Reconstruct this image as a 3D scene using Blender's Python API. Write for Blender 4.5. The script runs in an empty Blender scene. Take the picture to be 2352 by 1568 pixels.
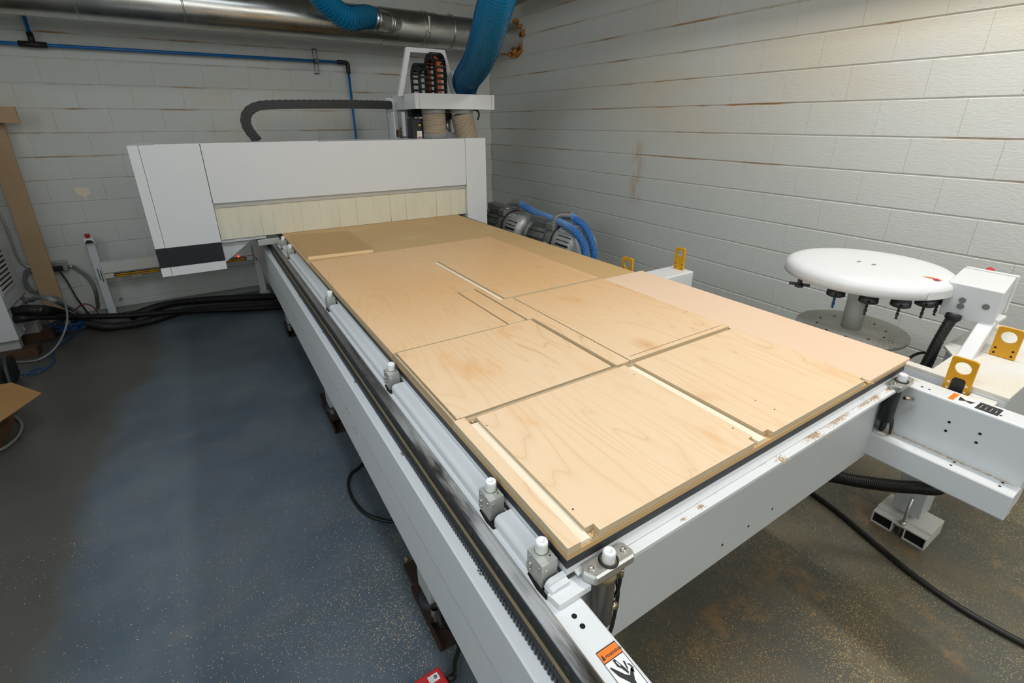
import bpy, bmesh, math, random
from mathutils import Vector, Matrix, Euler
random.seed(7)
D = bpy.data
SC = bpy.context.scene
COL = SC.collection
PI = math.pi

# ------------------------------------------------------------------ camera
FPX, CXP, CYP = 1107.7, 1182.5, 710.2
CAM = Vector((-.4615, -.537, 1.82))
yaw, pit, rol = .5664, .3713, -.0021
Fv = Vector((math.sin(yaw)*math.cos(pit), math.cos(yaw)*math.cos(pit), -math.sin(pit)))
r0 = Fv.cross(Vector((0, 0, 1))).normalized(); u0 = r0.cross(Fv)
Rv = r0*math.cos(rol) + u0*math.sin(rol); Uv = -r0*math.sin(rol) + u0*math.cos(rol)
cd = D.cameras.new('camera'); cam = D.objects.new('camera', cd); COL.objects.link(cam)
cd.sensor_fit = 'HORIZONTAL'; cd.sensor_width = 36; cd.lens = 36*FPX/2352
cd.shift_x = (1176-CXP)/2352; cd.shift_y = (CYP-784)/2352
cd.clip_start = .02; cd.clip_end = 60
M3 = Matrix((Rv, Uv, -Fv)).transposed()
cam.matrix_world = Matrix.Translation(CAM) @ M3.to_4x4()
SC.camera = cam


def at(px, py, ax, v):
    """a point of the room: where the sight line of a photo pixel meets the plane x, y or z = v"""
    d = Rv*((px-CXP)/FPX) - Uv*((py-CYP)/FPX) + Fv
    i = 'xyz'.index(ax)
    return CAM + d*((v-CAM[i])/d[i])

# ------------------------------------------------------------------ world, lights, exposure
w = D.worlds.new('world'); SC.world = w; w.use_nodes = True
w.node_tree.nodes['Background'].inputs[0].default_value = (.55, .6, .65, 1)
w.node_tree.nodes['Background'].inputs[1].default_value = .15
SC.view_settings.view_transform = 'Standard'; SC.view_settings.look = 'None'
SC.view_settings.gamma = 1; SC.view_settings.use_curve_mapping = False
SC.view_settings.exposure = 0.0


def area(name, loc, sx, sy, power, col, rot=(0, 0, 0)):
    l = D.lights.new(name, 'AREA'); l.shape = 'RECTANGLE'; l.size = sx; l.size_y = sy
    l.energy = power; l.color = col
    o = D.objects.new(name, l); o.location = loc; o.rotation_euler = rot; COL.objects.link(o)
    return o


WARM = (1.0, .95, .88); COOL = (.86, .93, 1.0)
area('tube_light_main', (2.0, -.1, 3.7), .2, 1.3, 60, WARM)
area('tube_light_left', (-.5, .2, 3.62), .3, 1.3, 36, COOL)
area('tube_light_far', (-.2, 3.2, 3.7), 1.2, .3, 8, COOL)
# unseen soft fill lights, added behind the camera and on the left
area('front_fill', (.6, -2.9, 3.0), 4.6, 1.4, 58, (1.0, .98, .95), (math.radians(62), 0, 0))
area('left_fill', (-3.2, .2, 2.9), 1.6, 3.6, 38, (.88, .95, 1.0), (0, math.radians(-75), 0))

# ------------------------------------------------------------------ materials


def lin(c):
    if isinstance(c, str):
        c = [int(c[i:i+2], 16)/255 for i in (0, 2, 4)]
        c = [x/12.92 if x <= .04045 else ((x+.055)/1.055)**2.4 for x in c]
    return (c[0], c[1], c[2], 1)


class NT:
    def __init__(s, name, rough=.5, metal=0., spec=.5):
        s.m = D.materials.new(name); s.m.use_nodes = True; s.t = s.m.node_tree
        s.b = s.t.nodes['Principled BSDF']
        s.b.inputs['Roughness'].default_value = rough; s.b.inputs['Metallic'].default_value = metal
        s.b.inputs['Specular IOR Level'].default_value = spec
        s._pos = None

    def n(s, typ, **kw):
        nd = s.t.nodes.new(typ)
        for k, v in kw.items():
            setattr(nd, k, v)
        return nd

    def link(s, a, b): s.t.links.new(a, b)

    def pos(s):
        if not s._pos: s._pos = s.n('ShaderNodeNewGeometry').outputs['Position']
        return s._pos

    def map(s, src, scale=(1, 1, 1), loc=(0, 0, 0), rot=(0, 0, 0)):
        m = s.n('ShaderNodeMapping'); s.link(src, m.inputs[0])
        m.inputs['Scale'].default_value = scale; m.inputs['Location'].default_value = loc
        m.inputs['Rotation'].default_value = rot
        return m.outputs[0]

    def noise(s, vec, scale=5, detail=3, rough=.5, dist=0.):
        m = s.n('ShaderNodeTexNoise'); s.link(vec, m.inputs['Vector'])
        m.inputs['Scale'].default_value = scale; m.inputs['Detail'].default_value = detail
        m.inputs['Roughness'].default_value = rough; m.inputs['Distortion'].default_value = dist
        return m.outputs['Fac']

    def math(s, op, a, b=None, clamp=False):
        m = s.n('ShaderNodeMath', operation=op, use_clamp=clamp)
        for i, v in enumerate((a, b)):
            if v is None: continue
            if isinstance(v, (int, float)): m.inputs[i].default_value = v
            else: s.link(v, m.inputs[i])
        return m.outputs[0]

    def ramp(s, fac, a, b):
        """smooth 0..1 between a and b"""
        m = s.n('ShaderNodeMapRange', interpolation_type='SMOOTHSTEP'); s.link(fac, m.inputs[0])
        m.inputs[1].default_value = a; m.inputs[2].default_value = b
        return m.outputs[0]

    def mix(s, fac, a, b):
        m = s.n('ShaderNodeMix', data_type='RGBA')
        if isinstance(fac, (int, float)): m.inputs[0].default_value = fac
        else: s.link(fac, m.inputs[0])
        for i, v in ((6, a), (7, b)):
            if isinstance(v, (str, tuple, list)): m.inputs[i].default_value = lin(v)
            else: s.link(v, m.inputs[i])
        return m.outputs[2]

    def xyz(s, vec):
        m = s.n('ShaderNodeSeparateXYZ'); s.link(vec, m.inputs[0]); return m.outputs

    def bump(s, h, strength=.3, dist=.002):
        m = s.n('ShaderNodeBump'); s.link(h, m.inputs['Height'])
        m.inputs['Strength'].default_value = strength; m.inputs['Distance'].default_value = dist
        s.link(m.outputs[0], s.b.inputs['Normal'])

    def color(s, c):
        if isinstance(c, (str, tuple, list)): s.b.inputs['Base Color'].default_value = lin(c)
        else: s.link(c, s.b.inputs['Base Color'])
        return s.m


def flat(name, c, rough=.5, metal=0., spec=.5, var=.06, scale=9):
    """paint / plastic / metal with faint mottling"""
    t = NT(name, rough, metal, spec)
    n = t.noise(t.pos(), scale, 4, .6)
    c0 = lin(c)[:3]
    a = tuple(x*(1-var) for x in c0); b = tuple(min(1, x*(1+var)) for x in c0)
    return t.color(t.mix(n, a, b))


M = {}
M['white'] = flat('white_powder_coat', 'd9dcde', .38, var=.03)
M['cover'] = flat('white_sheet_metal', 'd6d8d9', .33, var=.02)
M['greyside'] = flat('pale_grey_paint', 'c4c8ca', .4, var=.03)
M['black'] = flat('black_plastic', '17181a', .5, var=.15)
M['blackrub'] = flat('black_rubber_hose', '121212', .45, var=.2)
M['phenolic'] = flat('black_phenolic', '2b2f33', .55, var=.1)
M['band'] = flat('charcoal_band', '15191e', .6, var=.1)
M['steel'] = flat('machined_steel', 'bfc0bc', .33, .8, var=.08, scale=30)
M['zinc'] = flat('zinc_screw', 'c8cbc8', .25, 1., var=.05)
M['alu'] = flat('anodised_aluminium', 'b9bbb6', .42, .35, var=.05)
M['nylon'] = flat('white_nylon', 'e6e9ea', .3, var=.02)
M['oring'] = flat('green_o_ring', '6d7b4c', .5)
M['rack'] = flat('rack_steel', '4a4d4f', .4, .7, var=.15, scale=60)
M['yellow'] = flat('yellow_enamel', 'd79a07', .35, var=.06)
M['orange'] = flat('orange_cable', 'f26a10', .45)
M['red'] = flat('red_enamel', 'c2262a', .45, var=.1, scale=120)
M['rust'] = flat('rusty_steel', '3d2f26', .8, .2, var=.5, scale=30)
M['rubber_grey'] = flat('grey_rubber', '6f716d', .6)
M['grey_cable'] = flat('grey_cable', '7d8283', .5)
M['blue_cable'] = flat('blue_cable', '1b4f83', .5)
M['redcable'] = flat('red_cable', '7a2f26', .5)
M['blue_pipe'] = flat('blue_air_pipe', '1769ad', .35)
M['tubesteel'] = flat('cylinder_steel', '77736d', .25, .8, var=.12, scale=30)
M['post'] = flat('bright_post_steel', 'd2d2cd', .3, .3, var=.04, scale=30)
M['brass'] = flat('nickel_brass', 'b3a98c', .3, 1.)
M['ink'] = flat('black_ink', '202124', .6)
M['paper'] = flat('white_label', 'e8e9e8', .5)
M['lorange'] = flat('orange_label', 'ee7a1c', .5)
M['lyellow'] = flat('yellow_label', 'f0c419', .5)
M['bronze'] = flat('grease_brown', '7f7052', .6, .1, var=.25, scale=20)
M['pumpgrey'] = flat('pump_casting', '82847f', .45, .1, var=.25, scale=12)
M['pumplight'] = flat('pump_cowl', 'b4b6b3', .35, .2, var=.08)
M['woodblock'] = flat('dark_wood', '4a3322', .75, var=.35, scale=25)
M['darkhole'] = flat('dark_hole', '060606', .9)
M['foam'] = flat('expanding_foam', 'b0763a', .9, var=.35, scale=40)
M['mortar'] = flat('grey_mortar', '82857f', .9, var=.1)

# galvanised duct
t = NT('galvanised_steel', .3, 1.)
n1 = t.noise(t.pos(), 6, 3, .5); n2 = t.noise(t.map(t.pos(), (1.3, 6, 6)), 1.4, 3, .5)
c = t.mix(n1, 'b9bab6', 'd0d2ce'); c = t.mix(t.math('MULTIPLY', t.ramp(n2, .5, .78), .8), c, 'a8926c')
t.link(t.math('ADD', t.math('MULTIPLY', n1, .25), .16), t.b.inputs['Roughness'])
M['galv'] = t.color(c)

# guide rail top: streaked steel and old grease
t = NT('guide_rail_steel', .3, .4)
p = t.xyz(t.pos())
n1 = t.noise(t.map(t.pos(), (260, 3, 1)), 1, 3, .6); n2 = t.noise(t.map(t.pos(), (10, 1.6, 4)), 1.5, 4, .6)
c = t.mix(n1, '8e9092', 'e0e2e3'); c = t.mix(t.ramp(n2, .45, .65), c, '3a3833')
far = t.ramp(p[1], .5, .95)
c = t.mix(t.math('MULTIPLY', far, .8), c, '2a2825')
M['rail'] = t.color(c)

# cinder block paint
t = NT('painted_block', .6, spec=.35)
P = t.pos(); q = t.xyz(P)
big = t.noise(P, .7, 3, .55)
c = t.mix(big, 'cbcecb', 'd6d9d5')
warm = t.noise(t.map(P, (1, .55, 1.1), (3, 0, 0)), 1.1, 4, .6)
up = t.ramp(q[2], 1.35, 2.0)
c = t.mix(t.math('MULTIPLY', t.ramp(warm, .4, .75), t.math('ADD', t.math('MULTIPLY', up, .42), .08)), c, 'cfbf9f')
# scuffs: short horizontal streaks
sc = t.noise(t.map(P, (9, 9, 60)), 1.6, 4, .65)
c = t.mix(t.math('MULTIPLY', t.ramp(sc, .66, .78), t.math('ADD', t.math('MULTIPLY', up, .5), .15)), c, '9a6f42')
# orange brown runs lying along the bed joints
z0 = t.math('DIVIDE', t.math('SUBTRACT', q[2], .917), .2032)
fr = t.math('FRACT', t.math('ADD', z0, 10.03))
near = t.math('SUBTRACT', 1, t.ramp(fr, .03, .1))
jn = t.noise(t.map(P, (1.3, .9, 9), (0, 5, 0)), 1.3, 5, .65)
c = t.mix(t.math('MULTIPLY', t.math('MULTIPLY', near, t.ramp(jn, .48, .66)), t.math('ADD', t.math('MULTIPLY', t.ramp(q[2], 1.1, 1.7), .8), .12)), c, 'ad7c36')
# one old run-down stain on the right wall
sx = t.math('SUBTRACT', 1, t.ramp(t.math('ABSOLUTE', t.math('SUBTRACT', q[1], 2.83)), .0, .12))
sz = t.math('MULTIPLY', t.ramp(q[2], 1.0, 1.2), t.math('SUBTRACT', 1, t.ramp(q[2], 1.55, 1.72)))
sn = t.ramp(t.noise(t.map(P, (1, 9, 3)), 2, 4, .6), .35, .65)
rw = t.ramp(q[0], 3.0, 3.045)
c = t.mix(t.math('MULTIPLY', t.math('MULTIPLY', t.math('MULTIPLY', sx, sz), sn), t.math('MULTIPLY', rw, .5)), c, 'b58d50')
hb = t.math('ADD', t.noise(t.map(P, (14, 14, 42)), 2.2, 6, .65), t.math('MULTIPLY', t.noise(P, 120, 3, .6), .35))
t.bump(hb, .55, .004)
M['block'] = t.color(c)

# floor
t = NT('painted_concrete', .42, spec=.5)
P = t.pos(); q = t.xyz(P)
n = t.noise(P, 1.6, 6, .6)
c = t.mix(t.ramp(n, .3, .7), '4c5965', '626d75')
st = t.noise(t.map(P, (1.2, 3, 1), rot=(0, 0, .5)), 2.5, 5, .6)
c = t.mix(t.math('MULTIPLY', t.ramp(st, .52, .75), .4), c, '70726d')
# worn bare concrete to the left of the walkway
wl = t.math('ADD', q[0], t.math('MULTIPLY', t.math('SUBTRACT', t.noise(P, 1.1, 3, .5), .5), .7))
wear = t.math('SUBTRACT', 1, t.ramp(t.math('ADD', wl, t.math('MULTIPLY', q[1], -.075)), -1.50, -1.28))
c = t.mix(t.math('MULTIPLY', wear, .9), c, t.mix(n, '45433e', '5b5850'))
# bare sandy concrete under the machine and to the right
rt = t.ramp(t.math('ADD', q[0], t.math('MULTIPLY', t.math('SUBTRACT', t.noise(P, 2, 3, .6), .5), .5)), .2, .5)
c = t.mix(rt, c, t.mix(t.ramp(t.noise(P, 2.2, 5, .65), .35, .7), '5b5b52', '6f6752'))
dp = t.noise(t.map(P, (1, 1, 1), (1.7, .3, 0)), 3.4, 5, .7)
near_dust = t.math('MULTIPLY', rt, t.math('SUBTRACT', 1, t.ramp(q[1], -.1, 1.0)))
c = t.mix(t.math('MULTIPLY', near_dust, t.math('MULTIPLY', t.ramp(dp, .54, .7), .7)), c, '9c7c52')
# fine sawdust grains
v = t.n('ShaderNodeTexVoronoi', feature='F1'); t.link(P, v.inputs['Vector']); v.inputs['Scale'].default_value = 170
dens = t.math('ADD', t.math('MULTIPLY', t.ramp(t.noise(P, 2.4, 4, .6), .3, .75), .30), t.math('MULTIPLY', rt, .16))
close = t.math('SUBTRACT', 1, t.math('MULTIPLY', t.ramp(q[1], .8, 3.2), .55))
gr = t.math('LESS_THAN', v.outputs['Distance'], t.math('MULTIPLY', dens, close))
rnd = t.n('ShaderNodeSeparateColor'); t.link(v.outputs['Color'], rnd.inputs[0])
pick = t.math('GREATER_THAN', rnd.outputs[0], .5)
c = t.mix(t.math('MULTIPLY', t.math('MULTIPLY', gr, pick), .75), c, 'b7a77f')
t.link(t.math('ADD', t.math('MULTIPLY', n, .25), .3), t.b.inputs['Roughness'])
t.bump(t.noise(P, 60, 4, .6), .15, .002)
M['floor'] = t.color(c)

# maple faced plywood; the grain runs along y
t = NT('maple_plywood', .42, spec=.4)
P = t.pos(); q = t.xyz(P)
f = t.noise(t.map(P, (3.0, .5, 1), (.35, .2, 0)), 1.3, 2.6, .5, .3)
fw = t.math('ADD', t.math('MULTIPLY', f, 21), t.math('MULTIPLY', t.noise(t.map(P, (9, 2.5, 1)), 1.5, 4, .6), .35))
tri = t.math('ABSOLUTE', t.math('SUBTRACT', t.math('FRACT', fw), .5))
line = t.math('SUBTRACT', 1, t.ramp(tri, .0, .055))
soft = t.math('SUBTRACT', 1, t.ramp(tri, .0, .32))
tone = t.noise(t.map(P, (1.5, .8, 1), (.9, .1, 0)), 1.5, 3, .5)
yy = t.ramp(q[1], .3, 1.6)
c = t.mix(t.math('ADD', t.math('MULTIPLY', tone, .45), t.math('MULTIPLY', yy, .62), True), 'ead2b2', 'dcae76')
mott = t.noise(t.map(P, (2.4, 1.2, 1), (4.4, 2, 0)), 2, 4, .6)
c = t.mix(t.math('MULTIPLY', t.ramp(mott, .56, .76), .6), c, 'd8994e')
c = t.mix(t.math('MULTIPLY', soft, .12), c, 'd2a36c')
lm = t.ramp(t.noise(P, 3.1, 2, .5), .3, .7)
c = t.mix(t.math('MULTIPLY', line, t.math('MULTIPLY', lm, .36)), c, 'bd8a55')
fl = t.noise(t.map(P, (60, 9, 1)), 1.2, 3, .6)
c = t.mix(t.math('MULTIPLY', t.ramp(fl, .76, .82), .55), c, 'a06a38')
kn = t.n('ShaderNodeTexVoronoi', feature='F1'); t.link(t.map(P, (2.2, 1.4, 0), (.13, .34, 0)), kn.inputs['Vector']); kn.inputs['Scale'].default_value = 1.
kr = t.n('ShaderNodeSeparateColor'); t.link(kn.outputs['Color'], kr.inputs[0])
kc = t.math('MULTIPLY', t.math('SUBTRACT', 1, t.ramp(kn.outputs['Distance'], .004, .022)), t.math('GREATER_THAN', kr.outputs[0], .55))
kh = t.math('MULTIPLY', t.math('SUBTRACT', 1, t.ramp(kn.outputs['Distance'], .01, .13)), t.math('GREATER_THAN', kr.outputs[0], .55))
c = t.mix(t.math('MULTIPLY', kh, .45), c, 'c98a48'); c = t.mix(kc, c, '6b4225')
# ply edges: only where the face is upright
g = t.n('ShaderNodeNewGeometry'); nz = t.xyz(g.outputs['Normal'])[2]
side = t.math('LESS_THAN', t.math('ABSOLUTE', nz), .5)
zz = t.math('FRACT', t.math('MULTIPLY', q[2], 300))
ec = t.mix(t.ramp(zz, .42, .58), 'b49f7c', 'dccdae')
c = t.mix(side, c, ec)
M['ply'] = t.color(c)
M['core'] = flat('pale_ply_core', 'efe3cb', .6, var=.04, scale=40)
M['raw'] = flat('cut_ply_edge', 'b7a182', .7, var=.1, scale=60)
t = NT('mdf_spoilboard', .62, spec=.3)
P = t.pos(); q = t.xyz(P)
c = t.mix(t.noise(P, 2.2, 5, .6), 'c9a673', 'bd9a68')
c = t.mix(t.math('MULTIPLY', t.noise(P, 300, 2, .6), .3), c, 'd9bd90')
st = t.noise(t.map(P, (2, 3, 1)), 1.5, 4, .6)
c = t.mix(t.math('MULTIPLY', t.ramp(st, .55, .7), .35), c, 'd6c197')
M['mdf'] = t.color(c)
t = NT('fresh_fibreboard', .6, spec=.3)
c = t.mix(t.noise(t.pos(), 1.4, 4, .6), 'e6cab0', 'dcbfa2')
M['fresh'] = t.color(c)
M['mdfdark'] = flat('brown_hardboard', 'b8925c', .55, var=.06, scale=6)
M['mdfedge'] = flat('mdf_edge', 'e3c79c', .7, var=.05, scale=60)
M['mdfwall'] = flat('mdf_plank', 'b39673', .7, var=.08, scale=8)
M['card'] = flat('cardboard', '9b7444', .8, var=.12, scale=20)
M['carddark'] = flat('cardboard_shaded', '5c4026', .85, var=.12, scale=20)  # darker copy of the cardboard, shade of the box body in its colour
M['dust'] = flat('sawdust', 'c09a68', .95, var=.25, scale=160)
M['dustpale'] = flat('pale_sawdust', 'dcc69a', .95, var=.25, scale=160)
# dusty horizontal surfaces of the platform
t = NT('dusty_white_paint', .5)
P = t.pos()
v = t.noise(P, 170, 3, .7); b = t.noise(P, 5, 4, .6)
c = t.mix(t.math('MULTIPLY', t.ramp(b, .3, .7), .6), 'd9dad8', 'd8cdb2')
c = t.mix(t.math('MULTIPLY', t.ramp(v, .62, .72), .55), c, 'b98a52')
M['dustwhite'] = t.color(c)
# dusty steel disc
t = NT('dusty_steel', .4, .15)
P = t.pos(); v = t.noise(P, 150, 3, .7); b = t.noise(P, 7, 4, .6)
c = t.mix(b, 'c6c6bb', 'acaca1'); c = t.mix(t.math('MULTIPLY', t.ramp(v, .5, .66), t.ramp(b, .4, .6)), c, '8c5a34')
M['duststeel'] = t.color(c)
# curtain (translucent cream plastic strips)
t = NT('cream_plastic_strip', .45)
P = t.pos()
c = t.mix(t.noise(t.map(P, (6, 1, 2)), 1.5, 4, .6), 'dedac8', 'd1ccb6')
M['strip'] = t.color(c)
# hoses
def hose_mat(name, c1, c2, trans, alpha_rough=.18):
    t = NT(name, alpha_rough, 0, .6)
    t.b.inputs['Transmission Weight'].default_value = trans
    t.b.inputs['IOR'].default_value = 1.2
    l = t.n('ShaderNodeLayerWeight'); l.inputs[0].default_value = .35
    return t.color(t.mix(l.outputs['Facing'], c1, c2))
M['bluehose'] = hose_mat('blue_ribbed_hose', '0a74a6', '2b9cca', .0, .14)
M['bluerib'] = flat('blue_hose_rib', '064d72', .25)
M['clearhose'] = hose_mat('clear_ribbed_hose', 'a08f78', 'b7a892', .25)
M['clearrib'] = flat('clear_hose_rib', 'cbbda6', .2)
M['clearpipe'] = hose_mat('clear_pipe', 'cfd3d2', 'e0e3e2', .7, .08)
M['vachose'] = hose_mat('blue_vacuum_hose', '1458a6', '2a78c8', .0, .3)
M['vacrib'] = flat('vacuum_hose_rib', '6f9ccb', .35)
M['corr'] = flat('black_corrugated_conduit', '1a1a18', .45, var=.3, scale=50)
t = NT('red_led', .3); t.b.inputs['Emission Color'].default_value = (1, .05, .02, 1); t.b.inputs['Emission Strength'].default_value = 6
M['led'] = t.color('ff2010')

# ------------------------------------------------------------------ object helpers
BASE = {}


def base(o):
    return BASE.get(o.name, Vector((0, 0, 0))) if o else Vector((0, 0, 0))


def tag(o, label=None, cat=None, group=None, kind=None):
    if label: o['label'] = label
    if cat: o['category'] = cat
    if group: o['group'] = group
    if kind: o['kind'] = kind
    return o


def thing(name, loc, label, cat, group=None):
    o = D.objects.new(name, None); COL.objects.link(o); o.location = loc
    o.empty_display_size = .05
    BASE[o.name] = Vector(loc)
    return tag(o, label, cat, group)


class MB:
    def __init__(s): s.bm = bmesh.new()

    def face(s, vs, mi=0):
        f = s.bm.faces.new(vs); f.material_index = mi; return f

    def box(s, a, b, mi=0, rot=None, ctr=None):
        (x0, y0, z0), (x1, y1, z1) = a, b
        vs = [(x, y, z) for x in (x0, x1) for y in (y0, y1) for z in (z0, z1)]
        if rot is not None:
            cc = Vector(ctr) if ctr else Vector(((x0+x1)/2, (y0+y1)/2, (z0+z1)/2))
            R = Euler(rot).to_matrix(); vs = [R @ (Vector(v)-cc)+cc for v in vs]
        v = [s.bm.verts.new(p) for p in vs]
        for f in ((0, 1, 3, 2), (4, 6, 7, 5), (0, 4, 5, 1), (2, 3, 7, 6), (0, 2, 6, 4), (1, 5, 7, 3)):
            s.face([v[i] for i in f], mi)
        return s

    def prism(s, pts, ax, a, b, mi=0):
        """extrude 2-D outline along axis ax from a to b; pts in the other two axes in order"""
        def P(p, h):
            if ax == 'x': return (h, p[0], p[1])
            if ax == 'y': return (p[0], h, p[1])
            return (p[0], p[1], h)
        A = [s.bm.verts.new(P(p, a)) for p in pts]; B = [s.bm.verts.new(P(p, b)) for p in pts]
        n = len(pts)
        s.face(A, mi); s.face(B[::-1], mi)
        for i in range(n):
            s.face([A[i], B[i], B[(i+1) % n], A[(i+1) % n]], mi)
        return s

    def cyl(s, p0, p1, r0, r1=None, seg=20, caps=True, mi=0):
        r1 = r0 if r1 is None else r1
        p0 = Vector(p0); p1 = Vector(p1); d = (p1-p0).normalized()
        a = d.orthogonal().normalized(); b = d.cross(a)
        A = []; B = []
        for i in range(seg):
            t = 2*PI*i/seg; u = a*math.cos(t)+b*math.sin(t)
            A.append(s.bm.verts.new(p0+u*r0)); B.append(s.bm.verts.new(p1+u*r1))
        for i in range(seg):
            f = s.face([A[i], A[(i+1) % seg], B[(i+1) % seg], B[i]], mi); f.smooth = True
        if caps: s.face(A[::-1], mi); s.face(B, mi)
        return s

    def lathe(s, prof, c, seg=32, axis=(0, 0, 1), mi=0):
        """prof: list of (radius, height) along axis from c"""
        c = Vector(c); d = Vector(axis).normalized(); a = d.orthogonal().normalized(); b = d.cross(a)
        rings = []
        for r, h in prof:
            if r < 1e-5: rings.append([s.bm.verts.new(c+d*h)])
            else: rings.append([s.bm.verts.new(c+d*h+(a*math.cos(2*PI*i/seg)+b*math.sin(2*PI*i/seg))*r) for i in range(seg)])
        for A, B in zip(rings, rings[1:]):
            for i in range(seg):
                j = (i+1) % seg
                if len(A) == 1 and len(B) == 1: continue
                if len(A) == 1: f = s.face([A[0], B[i], B[j]], mi)
                elif len(B) == 1: f = s.face([A[i], A[j], B[0]], mi)
                else: f = s.face([A[i], A[j], B[j], B[i]], mi)
                f.smooth = True
        return s

    def ring(s, c, axis, ro, ri, h, seg=24, mi=0):
        return s.lathe([(ri, 0), (ro, 0), (ro, h), (ri, h), (ri, 0)], c, seg, axis, mi)

    def tube(s, path, r, seg=12, step=None, mod=None, cap=True, mi=0, smooth=True):
        pts = resample(path, step or max(r*.6, .01))
        fr = frames(pts); rings = []
        L = 0
        for k, (p, (a, b)) in enumerate(zip(pts, fr)):
            if k: L += (p-pts[k-1]).length
            ring = []
            for i in range(seg):
                th = 2*PI*i/seg
                rr = r*(mod(L, th) if mod else 1)
                ring.append(s.bm.verts.new(p+(a*math.cos(th)+b*math.sin(th))*rr))
            rings.append(ring)
        for A, B in zip(rings, rings[1:]):
            for i in range(seg):
                f = s.face([A[i], A[(i+1) % seg], B[(i+1) % seg], B[i]], mi); f.smooth = smooth
        if cap: s.face(rings[0][::-1], mi); s.face(rings[-1], mi)
        return s

    def build(s, name, mats, parent=None, loc=None, bevel=0, local=False, recalc=True, segs=2):
        if recalc: bmesh.ops.recalc_face_normals(s.bm, faces=s.bm.faces)
        org = base(parent) if parent else (Vector(loc) if loc is not None else Vector((0, 0, 0)))
        if not local: bmesh.ops.translate(s.bm, verts=s.bm.verts, vec=-org)
        me = D.meshes.new(name); s.bm.to_mesh(me); s.bm.free()
        if not isinstance(mats, (list, tuple)): mats = [mats]
        for m in mats: me.materials.append(M[m])
        o = D.objects.new(name, me); COL.objects.link(o)
        if parent: o.parent = parent; BASE[o.name] = org
        elif loc is not None: o.location = org; BASE[o.name] = org
        if local and parent and loc is not None: o.location = Vector(loc)-org
        if bevel:
            b = o.modifiers.new('bevel', 'BEVEL'); b.width = bevel; b.segments = segs; b.limit_method = 'ANGLE'; b.angle_limit = math.radians(40)
        return o


def resample(path, step):
    P = [Vector(p) for p in path]
    if len(P) > 2:
        Q = []
        for i in range(len(P)-1):
            p0 = P[max(i-1, 0)]; p1 = P[i]; p2 = P[i+1]; p3 = P[min(i+2, len(P)-1)]
            n = max(4, int((p2-p1).length/step*2))
            for k in range(n):
                t = k/n
                Q.append(.5*((2*p1)+(p2-p0)*t+(2*p0-5*p1+4*p2-p3)*t*t+(3*p1-p0-3*p2+p3)*t*t*t))
        Q.append(P[-1]); P = Q
    out = [P[0]]; acc = 0
    tot = sum((b-a).length for a, b in zip(P, P[1:])); n = max(1, round(tot/step)); st = tot/n
    i = 0; pos = P[0].copy(); need = st
    while i < len(P)-1 and len(out) < n:
        d = (P[i+1]-pos).length
        if d >= need:
            pos = pos+(P[i+1]-pos)*(need/d); out.append(pos.copy()); need = st
        else:
            need -= d; i += 1; pos = P[i].copy()
    out.append(P[-1].copy())
    return out


def frames(pts):
    T = [(pts[min(i+1, len(pts)-1)]-pts[max(i-1, 0)]).normalized() for i in range(len(pts))]
    a = T[0].orthogonal().normalized(); fr = []
    for t in T:
        a = (a-t*a.dot(t)).normalized(); fr.append((a, t.cross(a)))
    return fr


def copy_part(o, parent, loc=None, rot=None):
    c = o.copy(); COL.objects.link(c); c.parent = parent
    BASE[c.name] = base(parent)
    if loc is not None: c.location = Vector(loc)-base(parent)
    if rot is not None: c.rotation_euler = rot
    for ch in [k for k in D.objects if k.parent == o]:
        g = ch.copy(); COL.objects.link(g); g.parent = c
    return c


def cells(xs, ys, hs, z0, mb=None, mi=0):
    """a board on a grid of cells: hs[j][i] = top height of the cell or None where cut away"""
    mb = mb or MB(); V = {}
    def v(x, y, z):
        k = (round(x, 5), round(y, 5), round(z, 5))
        if k not in V: V[k] = mb.bm.verts.new((x, y, z))
        return V[k]
    nx, ny = len(xs)-1, len(ys)-1
    H = lambda i, j: hs[j][i] if 0 <= i < nx and 0 <= j < ny and hs[j][i] is not None else z0
    def quad(a):
        try: mb.face(a, mi)
        except ValueError: pass
    for j in range(ny):
        for i in range(nx):
            h = H(i, j); x0, x1, y0, y1 = xs[i], xs[i+1], ys[j], ys[j+1]
            if h > z0:
                quad([v(x0, y0, h), v(x1, y0, h), v(x1, y1, h), v(x0, y1, h)])
                quad([v(x0, y0, z0), v(x0, y1, z0), v(x1, y1, z0), v(x1, y0, z0)])
            for (ii, jj, a, b) in ((i-1, j, (x0, y1), (x0, y0)), (i+1, j, (x1, y0), (x1, y1)),
                                   (i, j-1, (x0, y0), (x1, y0)), (i, j+1, (x1, y1), (x0, y1))):
                g = H(ii, jj)
                if h > g: quad([v(*a, g), v(*b, g), v(*b, h), v(*a, h)])
    return mb


def text(s, size, mat, parent, mtx, name='lettering', ext=.0003, bold=0.0, align='LEFT'):
    c = D.curves.new(name, 'FONT'); c.body = s; c.size = size; c.extrude = ext; c.offset = bold
    c.align_x = align; c.resolution_u = 3
    o = D.objects.new('tmp_text', c); COL.objects.link(o)
    dg = bpy.context.evaluated_depsgraph_get(); dg.update()
    me = D.meshes.new_from_object(o.evaluated_get(dg)); D.objects.remove(o)
    me.materials.clear(); me.materials.append(M[mat]); me.transform(mtx)
    me.transform(Matrix.Translation(-base(parent)))
    r = D.objects.new(name, me); COL.objects.link(r); r.parent = parent; BASE[r.name] = base(parent)
    return r


def frame_mtx(o, ex, ey):
    ex = Vector(ex).normalized(); ey = Vector(ey).normalized(); ez = ex.cross(ey)
    return Matrix.Translation(Vector(o)) @ Matrix((ex, ey, ez)).transposed().to_4x4()

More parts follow.
